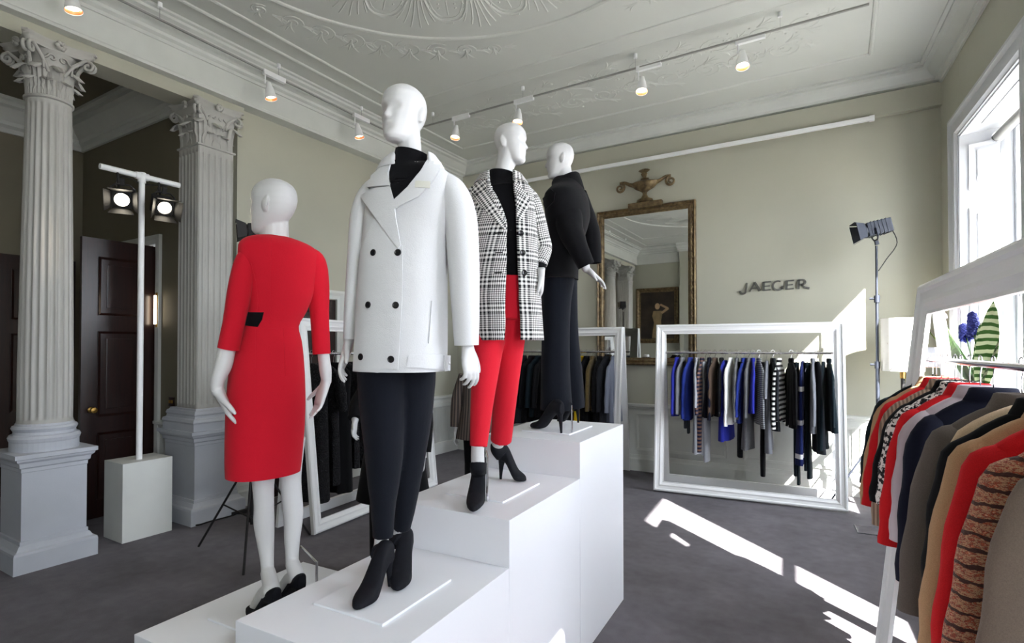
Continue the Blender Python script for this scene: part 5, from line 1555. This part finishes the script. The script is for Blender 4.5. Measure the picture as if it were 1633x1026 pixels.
for a_, h_, t_ in ((at(427, 912, D1 - .02), H1a, T1a), (at(466, 898, D1 + .05), H1b, T1b)):
    hp = Vector((h_.x, h_.y, 0)).lerp(Vector((t_.x, t_.y, 0)), .12) + ZZ * (.563 + .115)
    tp = Vector((h_.x, h_.y, 0)).lerp(Vector((t_.x, t_.y, 0)), .85) + ZZ * (.563 + .022)
    mid = hp.lerp(tp, .45) + ZZ * .03
    tube(b, [a_, a_.lerp(hp, .6) , hp.lerp(mid, .3) + ZZ * .01, mid, tp], [.027, .030, .031, .027, .018], 18, smooth=4)
fuse('body', b, M['mannequin'], m1, .0035, 2)
b = shell(rows1, D1, F1, .6); dr = wobj('dress', b, M['c_red'], m1)
bv = bvh_of(dr)
b = NB(); limb(b, [(397, 402, D1 - .10, 13), (391, 420, D1 - .11, 18), (383, 460, D1 - .12, 20), (374, 510, D1 - .12, 18.5), (364, 557, D1 - .12, 18)], 24, hem=True); wobj('sleeve', b, M['c_red'], m1)
b = NB(); limb(b, [(494, 402, D1 + .09, 10), (502, 418, D1 + .09, 18), (507, 455, D1 + .10, 18.5), (510, 510, D1 + .12, 15), (513, 565, D1 + .12, 14.5)], 24, hem=True); wobj('sleeve', b, M['c_red'], m1)
b = decal([(394, 498), (421, 498), (418, 510), (411, 522), (390, 519)], bv, .0015, .002, 4, D1); o = wobj('waist_panel', b, M['c_black'], m1); o['label'] = 'black waist panel at the left side'
for pts in ([(433, 380), (432, 450), (431, 518)], [(407, 525), (406, 600), (406, 680), (407, 759)], [(452, 522), (454, 560), (455, 600)], [(400, 420), (408, 450), (411, 480), (409, 500)], [(390, 521), (430, 524), (476, 522)]):
    seam(pts, bv, m1, D1)
for h_, t_ in ((H1a, T1a), (H1b, T1b)): shoe(m1, t_, h_, .563, .085, None, 'pump')
support_rod(m1, Vector((-1.735, 1.42, .563)), at(480, 872, D1 + .1))
base_plate(-.285, .375, .555, 0, 'flat base plate under the black court shoes on the lowest plinth')

# ---------------------------------------------------------------- 2: white double-breasted coat
D2 = 1.88; F2 = Vector((.28, -.96, 0)).normalized()
r2 = at(600, 940, 1.9)
m2 = thing('mannequin', 'bald white mannequin in a white double-breasted coat and black trousers', 'mannequin', (r2.x, r2.y, .748), yaw_of(F2))
rows2 = [(266, 640, 676, 0, .9), (268, 620, 694, 0, .8), (272, 609, 704, 0, .66), (280, 600, 716, 0, .6), (294, 592, 728, 0, .56), (312, 586, 733, 0, .56), (340, 581, 728, 0, .58), (380, 578, 716, 0, .64), (430, 575, 713, 0, .70), (480, 572, 713, 0, .72), (530, 568, 713, 0, .74), (570, 565, 712, 0, .74), (592, 564, 706, 0, .74)]
b = NB()
head(b, at(644, 137, D2), yaw_of((.02, -1)), .90)
limb(b, [(655, 275, D2, 26), (655, 255, D2, 19), (654, 240, D2, 18.5), (651, 222, D2, 20), (646, 200, D2 + .01, 24)], 28)
loft(b, [ell(*px_ring(v, uL, uR, D2, F2, kk, grow=-.02), 32) for v, uL, uR, _, kk in rows2[2:]])
limb(b, [(596, 310, D2 + .06, 15), (575, 420, D2 + .06, 13), (560, 520, D2 + .05, 11), (556, 546, D2 + .05, 8.5)], 16)
limb(b, [(722, 310, D2 - .05, 15), (740, 420, D2 - .05, 14), (744, 520, D2 - .06, 12), (745, 552, D2 - .06, 9.5)], 16)
w0 = at(556, 549, D2 + .05); hand(b, w0, at(546, 578, D2 + .03) - w0, -RT - FH * .2, -1, .92, (.15, .35, .35), .02, .4)
w0 = at(746, 556, D2 - .06); hand(b, w0, at(752, 590, D2 - .07) - w0, RT * .75 - FH * .65, -1, .92, (.25, .45, .35), .05, .5)
limb(b, [(615, 560, D2 + .02, 30), (612, 700, 1.91, 18), (609, 845, 1.93, 12), (608, 872, 1.93, 12.5), (605, 890, 1.93, 13)], 18); limb(b, [(652, 560, D2 + .08, 30), (654, 700, 1.98, 18), (640, 830, 2.03, 11), (634, 850, 2.05, 11)], 18)
fuse('body', b, M['mannequin'], m2, .0035, 2)
b = NB(); limb(b, [(655, 300, D2 + .0, 46), (654, 275, D2, 34), (655, 262, D2, 29.5), (657, 250, D2, 28), (658, 245, D2, 28)], 28, hem=True)
jp = wobj('roll_neck_jumper', b, M['c_knit'], m2)
b = shell(rows2, D2, F2, .62); coat = wobj('coat', b, M['c_white'], m2); bv = bvh_of(coat)
bj = bvh_of(coat, jp)
b = decal([(622, 262), (629, 256), (682, 255), (682, 262), (668, 280), (650, 302), (630, 322), (624, 300), (622, 282)], bj, .0015, .003, 4, D2); wobj('jumper_front', b, M['c_knit'], m2)
b = NB(); limb(b, [(604, 292, D2 + .03, 14), (593, 312, D2 + .05, 21), (580, 345, D2 + .06, 21), (573, 400, D2 + .06, 18), (568, 461, D2 + .05, 17), (563, 541, D2 + .05, 15.5)], 26, flat=1.05, hem=True); wobj('sleeve', b, M['c_white'], m2)
b = NB(); limb(b, [(702, 286, D2 - .03, 15), (720, 306, D2 - .04, 24), (734, 345, D2 - .05, 26), (739, 412, D2 - .05, 25.5), (742, 480, D2 - .06, 23), (744, 551, D2 - .06, 19.5)], 26, flat=1.05, hem=True); wobj('sleeve', b, M['c_white'], m2)
# standing collar running round the back of the neck
def collar(parent, rows, D, face, uL, uR, mat, k=.85, th=.006, name='collar', n=40):
    b = NB(); rings = []
    for (v, a, c_, dD, kk) in [tuple(r) + (0,) * (5 - len(r)) for r in rows]:
        c, A, B = px_ring(v, a, c_, D + dD, face, kk or k)
        t1 = open_angle(c, A, B, uR); t2 = open_angle(c, A, B, uL)
        if t1 > t2: t1, t2 = t2, t1
        rings.append(ell(c, A, B, n, 2.2, t1, t2 - 2 * PI))
    loft(b, rings, False, False)
    o = wobj(name, b, M[mat], parent); mo = o.modifiers.new('thickness', 'SOLIDIFY'); mo.thickness = th; mo.offset = 1
    return o
collar(m2, [(270, 614, 700), (262, 620, 692), (255, 622, 691), (252, 620, 695), (262, 610, 702), (276, 602, 710)], D2, F2, 629, 682, 'c_white', .85, .004)
b = decal([(625, 300), (631, 322), (634, 350), (641, 393), (637, 398), (617, 370), (598, 342), (580, 314), (602, 303)], bv, .009, .006, 4.5, D2); wobj('lapel', b, M['c_white'], m2)
b = decal([(628, 260), (623, 280), (625, 299), (603, 300), (586, 302), (590, 292), (606, 277), (618, 266)], bv, .011, .006, 4.5, D2); wobj('collar_leaf', b, M['c_white'], m2)
b = decal([(686, 252), (700, 262), (700, 275), (690, 292), (668, 316), (640, 330), (631, 336), (630, 322), (652, 301), (672, 276)], bv, .009, .006, 4.5, D2); wobj('lapel', b, M['c_white'], m2)
b = decal([(636, 397), (643, 392), (642, 480), (635, 597), (566, 591), (571, 480), (578, 400), (600, 347), (618, 372)], bv, .0035, .004, 7, D2); wobj('front_panel', b, M['c_white'], m2)
b = decal([(665, 292), (687, 293), (686, 303), (664, 302)], bv, .017, .002, 4, D2); o = wobj('cloth_label', b, M['tag'], m2)
b = decal([(652, 566), (711, 565), (711, 590), (647, 585)], bv, .002, .004, 6, D2); wobj('hem_band', b, M['c_white'], m2)
b = decal([(705, 567), (714, 567), (714, 590), (705, 591)], bv, .006, .004, 4, D2); wobj('hem_tab', b, M['c_white'], m2)
b = decal([(688, 480), (693, 480), (688, 548), (683, 548)], bv, .001, .003, 5, D2); wobj('pocket_welt', b, M['c_white'], m2)
for u, v in ((598, 404), (636, 404), (590, 487), (632.5, 487.5), (578.5, 569.5), (625, 573)): button(u, v, 5.3, bv, m2, D2, off=.0075)
b = NB()
limb(b, [(612, 560, D2 + .02, 46), (610, 610, D2 + .02, 40), (610, 650, D2 + .02, 37), (612, 700, D2 + .03, 33), (612, 760, D2 + .04, 27), (611, 810, D2 + .05, 20), (611, 856, D2 + .06, 16.5)], 28, hem=True, fold=.006)
limb(b, [(652, 560, D2 + .08, 45), (656, 610, D2 + .09, 39), (657, 660, D2 + .10, 33), (655, 710, D2 + .11, 27), (650, 770, D2 + .13, 21), (645, 810, D2 + .14, 18), (640, 842, D2 + .16, 15)], 28, hem=True, fold=.006)
tr = fuse('trousers', b, M['c_navyblack'], m2, .005, 2)
shoe(m2, onz(566, 976, .748), Vector(onz(566, 976, .748)) + Vector((-.035, .20, 0)), .748, .085, at(608, 875, 1.93))
shoe(m2, onz(633, 946, .748), Vector(onz(633, 946, .748)) + Vector((-.10, .165, 0)), .748, .085, at(632, 849, 2.05))
support_rod(m2, onz(647, 905, .748), at(644, 850, 2.08))
base_plate(.285, .375, .74, 0, 'flat base plate under the black boots of the white coat mannequin')

# ---------------------------------------------------------------- 3: check coat, red trousers
D3 = 2.46; F3 = Vector((.45, -.89, 0)).normalized()
r3 = at(785, 790, D3)
m3 = thing('mannequin', 'bald white mannequin in a black and white check coat and red trousers', 'mannequin', (r3.x, r3.y, .933), yaw_of(F3))
rows3 = [(284, 776, 820, 0, .85), (290, 766, 831, 0, .72), (300, 757, 843, 0, .62), (315, 752, 850, 0, .58), (345, 750, 853, 0, .62), (380, 750, 855, 0, .68), (450, 750, 859, 0, .72), (500, 753, 862, 0, .74), (543, 756, 865, 0, .74)]
b = NB()
head(b, at(816, 197, D3), yaw_of((.98, .14)), .80, .05)
limb(b, [(799, 300, D3, 20), (801, 284, D3, 15), (804, 270, D3, 14.5), (808, 256, D3, 16), (812, 240, D3, 18)], 26)
loft(b, [ell(*px_ring(v, uL, uR, D3, F3, kk, grow=-.045), 32) for v, uL, uR, _, kk in rows3[3:8]])
limb(b, [(850, 330, D3, 11), (866, 392, D3 + .03, 10), (862, 425, D3 - .02, 8), (863, 440, D3 - .04, 6)], 16)
w0 = at(863, 438, D3 - .05); hand(b, w0, at(864, 462, D3 - .03) - w0, RT, 1, .85, (.4, .5, .4), .02, .3)
limb(b, [(790, 490, D3, 22), (776, 600, D3 - .06, 14), (763, 700, 2.34, 11), (762, 742, 2.34, 11)], 18); limb(b, [(812, 490, D3 + .03, 22), (808, 600, D3 + .1, 13), (797, 690, 2.68, 10), (793, 712, 2.72, 10)], 18)
fuse('body', b, M['mannequin'], m3, .0035, 2)
b = shell([(283, 783, 816, 0, .9), (290, 774, 824, 0, .8), (305, 764, 838, 0, .6), (340, 758, 848, 0, .6), (400, 766, 846, 0, .62), (446, 768, 846, 0, .66)], D3, F3, .6)
limb(b, [(800, 300, D3, 28), (799, 286, D3, 21.5), (800, 275, D3, 19.5)], 26, hem=True)
wobj('roll_neck_jumper', b, M['c_knit'], m3)
b = NB()
loft(b, [ell(*px_ring(v, a, c, D3, F3, .72), 32) for v, a, c in ((442, 770, 846), (470, 764, 846), (510, 762, 846))])
limb(b, [(786, 490, D3, 34), (779, 545, D3 - .02, 26), (773, 600, D3 - .06, 21.5), (768, 650, D3 - .09, 18), (763, 713, D3 - .12, 14)], 28, hem=True)
limb(b, [(815, 490, D3 + .03, 32), (813, 545, D3 + .06, 24), (809, 600, D3 + .1, 20), (804, 650, D3 + .16, 18.5), (799, 703, D3 + .22, 17)], 28, hem=True)
fuse('trousers', b, M['c_trouser_red'], m3, .005, 2)
# open coat: each ring leaves a gap at the front where the jumper shows
def open_shell(rows, gaps, D, face, mat, parent, name, th=.007, n=64, sub=4):
    full = densify(rows, sub); gp = densify([(v, a, c, 0, 0) for v, a, c in gaps], sub); b = NB(); rings = []
    for r in full:
        v = r[0]; gg = min(gp, key=lambda q: abs(q[0] - v)); 
        c, A, B = px_ring(v, r[1], r[2], D + r[3], face, r[4])
        t1 = open_angle(c, A, B, gg[2]); t2 = open_angle(c, A, B, gg[1])
        rings.append(ell(c, A, B, n, 2.2, t1, t2 - 2 * PI))
    loft(b, rings, False, False); o = wobj(name, b, M[mat], parent)
    mo = o.modifiers.new('thickness', 'SOLIDIFY'); mo.thickness = th; mo.offset = 1
    return o
gaps3 = [(284, 781, 817), (300, 783, 818), (330, 796, 821), (362, 808, 823), (400, 808, 824.5), (442, 807.5, 826), (500, 806, 828.5), (543, 805, 830)]
coat = open_shell(rows3, gaps3, D3, F3, 'glen', m3, 'coat'); bv = bvh_of(coat)
b = NB(); limb(b, [(840, 303, D3, 8), (847, 320, D3, 14), (855, 350, D3 + .01, 15), (862, 378, D3 + .02, 14.5), (866, 396, D3 + .02, 14.5), (863, 412, D3 - .0, 13), (861, 424, D3 - .02, 11)], 26, hem=True); wobj('sleeve', b, M['glen'], m3)
b = NB(); limb(b, [(862, 416, D3 - .01, 9.5), (862, 432, D3 - .03, 8)], 20, hem=True); wobj('jumper_cuff', b, M['c_knit'], m3)
b = NB(); limb(b, [(760, 303, D3, 10), (750, 325, D3, 15), (744, 380, D3, 17), (746, 450, D3, 16), (748, 520, D3, 14)], 26, hem=True); wobj('sleeve', b, M['glen'], m3)
collar(m3, [(292, 766, 832), (282, 772, 826), (277, 772, 826), (281, 766, 832), (294, 757, 841)], D3, F3, 780, 818, 'glen', .85, .004)
for nm, poly in (('collar_leaf', [(776, 282), (764, 290), (750, 300), (757, 313), (771, 305), (779, 304)]), ('lapel', [(779, 303), (793, 333), (809, 366), (806, 368), (790, 353), (774, 337), (757, 316), (771, 305)]),
                 ('collar_leaf', [(818, 287), (828, 297), (839, 311), (834, 314), (826, 309), (818, 300)]), ('lapel', [(818, 300), (826, 310), (833, 314), (843, 315), (840, 331), (828, 354), (823, 362), (820, 330)])):
    b = decal(poly, bv, .006, .007, 3.5, D3, .6 if poly[0][0] < 810 else -.5); wobj(nm, b, M['glen'], m3)
for u, v in ((829.5, 373), (832.5, 404), (835, 436)): button(u, v, 4.6, bv, m3, D3, off=.0085)
for u, v in ((796, 373), (796, 404), (795, 436)): 
    b = decal([(u - 6, v - 1), (u + 6, v - 1.6), (u + 6, v + .2), (u - 6, v + .8)], bv, .0065, .003, 3, D3); wobj('buttonhole', b, M['c_black'], m3)
shoe(m3, onz(754, 819, .933), onz(768, 782, .933), .933, .09, at(762, 738, 2.34))
shoe(m3, onz(839, 769, .933), onz(797, 765, .933), .933, .09, at(793, 709, 2.72))
support_rod(m3, onz(777, 800, .933), at(775, 720, 2.42))
base_plate(.285, 1.137, .925, 0, 'flat base plate under the black boots below the red trousers')

# ---------------------------------------------------------------- 4: black coat and wide trousers, side view
D4 = 3.25; F4 = Vector((-.98, -.18, 0)).normalized()
r4 = at(890, 680, D4)
m4 = thing('mannequin', 'bald white mannequin dressed all in black on the tallest plinth', 'mannequin', (r4.x, r4.y, 1.118), yaw_of(F4))
rows4 = [(285, 884, 921, 0, .95), (292, 880, 925, 0, .9), (300, 880, 930, 0, .72), (309, 874, 935, 0, .6), (320, 869, 939, 0, .56), (342, 870, 941, 0, .58), (365, 871, 936, 0, .7), (400, 868, 925, 0, .74), (436, 863, 922, 0, .78), (446, 862, 922, 0, .78)]
b = NB()
head(b, at(890, 229, D4), yaw_of((-.90, -.44)), .885, .10)
limb(b, [(902, 300, D4, 16), (900, 285, D4, 13), (898, 270, D4, 13), (893, 252, D4, 13)], 24)
loft(b, [ell(*px_ring(v, uL, uR, D4, F4, kk, grow=-.03), 32) for v, uL, uR, _, kk in rows4[2:]])
limb(b, [(905, 330, D4 - .15, 11), (918, 385, D4 - .17, 10), (933, 424, D4 - .18, 7.5), (937, 430, D4 - .18, 6.5)], 16)
w0 = at(938, 431, D4 - .18); hand(b, w0, at(956, 446, D4 - .19) - w0, RT * .5 + UP * .8, 1, .95, (.12, .2, .2), .03, .1)
fuse('body', b, M['mannequin'], m4, .004, 2)
b = shell(rows4, D4, F4, .7); coat = wobj('coat', b, M['c_black'], m4); bv = bvh_of(coat)
b = NB(); limb(b, [(901, 306, D4 - .06, 14), (903, 328, D4 - .09, 24), (908, 362, D4 - .13, 22), (920, 392, D4 - .18, 17), (935, 424, D4 - .18, 14)], 26, hem=True, fold=.02); wobj('sleeve', b, M['c_black'], m4)
b = NB(); limb(b, [(922, 310, D4 + .06, 14), (934, 345, D4 + .14, 15), (944, 375, D4 + .15, 13.5), (948, 420, D4 + .15, 11)], 26, hem=True, fold=.02); wobj('sleeve', b, M['c_black'], m4)
def tilted(v, uL, uR, lift, grow=0.0):
    c, A, B = px_ring(v, uL, uR, D4, F4, .95, grow=grow); um = (uL + uR) / 2
    return [q + ZZ * (u_of(q) - um) * lift * D4 / FPX for q in ell(c, A, B, 40)]
b = NB(); loft(b, [tilted(308, 878, 932, .2), tilted(297, 880, 928, .35), tilted(287, 880, 924, .42), tilted(284, 883, 921, .42), tilted(288, 886, 918, .42), tilted(296, 888, 916, .35)], True, False)
wobj('stand_collar', b, M['c_black'], m4)
b = decal([(880, 303), (868, 312), (867, 322), (872, 334), (884, 322), (886, 308)], bv, .004, .006, 4, D4); wobj('lapel', b, M['c_black'], m4)
b = decal([(898, 385), (901, 383), (918, 412), (915, 415)], bv, .001, .004, 4, D4); wobj('pocket_welt', b, M['c_black'], m4)
b = NB()
limb(b, [(890, 430, D4, 29), (887, 480, D4 - .03, 24), (886, 540, D4 - .05, 22.5), (886, 600, D4 - .05, 23.5), (887, 654, D4 - .05, 26)], 30, hem=True)
limb(b, [(897, 430, D4 + .05, 24), (901, 480, D4 + .08, 20), (905, 540, D4 + .1, 18), (911, 600, D4 + .12, 18.5), (915, 650, D4 + .14, 18)], 30, hem=True)
fuse('trousers', b, M['c_navyblack'], m4, .006, 2)
shoe(m4, onz(847, 682, 1.118), onz(897, 692, 1.118), 1.118, .10, at(889, 636, 3.22))
shoe(m4, onz(884, 676, 1.118) + Vector((-.02, .08, 0)), onz(926, 676, 1.118) + Vector((-.02, .02, 0)), 1.118, .10, at(913, 640, D4 + .13))
support_rod(m4, onz(912, 690, 1.118), at(909, 640, 3.2))
base_plate(.285, 1.90, 1.11, 0, 'flat base plate under the pointed black shoes on the tallest plinth')

# ---------------------------------------------------------------- 5, 6: figures on the carpet beyond the plinths
def floor_mannequin(lab, u, D, face, top_z, coat_mat, hem_mat, coat_rows, leg_top, hemz, handpt=None, skirt=False):
    c = at(u, 700, D); base = Vector((c.x, c.y, 0)); m = thing('mannequin', lab, 'mannequin', tuple(base), yaw_of(face))
    fr = Vector((face[0], face[1], 0)).normalized(); lat = Vector((-fr.y, fr.x, 0)); b = NB()
    tube(b, [base + ZZ * (top_z - .34), base + ZZ * (top_z - .28), base + ZZ * (top_z - .235), base + ZZ * (top_z - .225)], [.07, .05, .048, .03], 20)
    loft(b, [ell(base + ZZ * z, lat * a, fr * bb, 28) for z, a, bb in ((top_z - .33, .10, .06), (top_z - .37, .17, .09), (top_z - .5, .16, .1), (top_z - .75, .12, .085), (top_z - .95, .16, .1))])
    for s in (-1, 1):
        tube(b, [base + lat * s * .08 + ZZ * (top_z - .9), base + lat * s * .07 + ZZ * .5, base + lat * s * .06 + ZZ * .09, base + lat * s * .06 + fr * .12 + ZZ * .03], [.08, .05, .032, .03], 14, smooth=3)
        P = [base + lat * s * .17 + ZZ * (top_z - .40), base + lat * s * .22 + ZZ * (top_z - .68), base + lat * s * .23 + fr * .05 + ZZ * (top_z - .90)]
        if handpt is not None and s == handpt[0]: P = [P[0], P[0].lerp(handpt[1], .5) + lat * s * .03, handpt[1]]
        tube(b, P, [.045, .036, .024], 14, smooth=3); hand(b, P[-1], (P[-1] - P[-2]) * 1 + ZZ * -.1, lat * s, s, .95, (.3, .3, .3), .03, .2)
    fuse('body', b, M['mannequin'], m, .005, 2)
    b = NB(); loft(b, [ell(base + ZZ * z, lat * a, fr * bb, 40, 2.2) for z, a, bb in [(top_z - .27, .07, .065), (top_z - .31, .11, .075), (top_z - .35, .175, .10)] + coat_rows]); wobj('coat', b, M[coat_mat], m)
    for s in (-1, 1):
        b = NB(); P = [base + lat * s * .155 + ZZ * (top_z - .37), base + lat * s * .225 + ZZ * (top_z - .6), base + lat * s * .235 + fr * .04 + ZZ * (top_z - .86)]
        if handpt is not None and s == handpt[0]: P = [P[0], P[0].lerp(handpt[1], .5) + lat * s * .03, handpt[1] + ZZ * .02]
        tube(b, P, [.06, .062, .05], 22, smooth=4); wobj('sleeve', b, M[coat_mat], m)
    b = NB()
    for s in (-1, 1):
        tube(b, [base + lat * s * .07 + ZZ * leg_top, base + lat * s * .085 + ZZ * (leg_top * .5 + hemz * .5), base + lat * s * .085 + ZZ * hemz], [.11, .09, .085], 26, smooth=4)
    if skirt:
        b.free(); b = NB(); loft(b, [ell(base + ZZ * z, lat * a, fr * bb, 40) for z, a, bb in ((leg_top, .17, .13), (.5, .15, .13), (hemz, .15, .14))])
    wobj('skirt' if skirt else 'trousers', b, M[hem_mat], m)
    for s in (-1, 1):
        h_ = base + lat * s * .07 - fr * .07; shoe(m, h_ + fr * .2, h_, 0, .06, base + lat * s * .07 - fr * .02 + ZZ * .18)
    return m
hp5 = at(566, 672, 3.75)
f5 = Vector((.4, -.9, 0)).normalized(); l5 = Vector((-f5.y, f5.x, 0))
floor_mannequin('headless mannequin in a long black coat, nearly hidden behind the white coat', 628, 3.9, f5, 1.72, 'c_black', 'c_black',
    [(1.2, .17, .11), (1.0, .18, .13), (.8, .22, .17), (.6, .25, .2), (.52, .265, .21)], .8, .05, (-1 if l5.dot(RT) > 0 else 1, hp5))
floor_mannequin('headless mannequin in brown pleated coat and black skirt behind the check coat', 766, 5.15, (.3, -.95, 0), 1.70, 'g_herringbone', 'c_black',
    [(1.2, .17, .11), (1.05, .17, .12), (.9, .2, .15), (.74, .24, .18)], .8, .12, None, True)
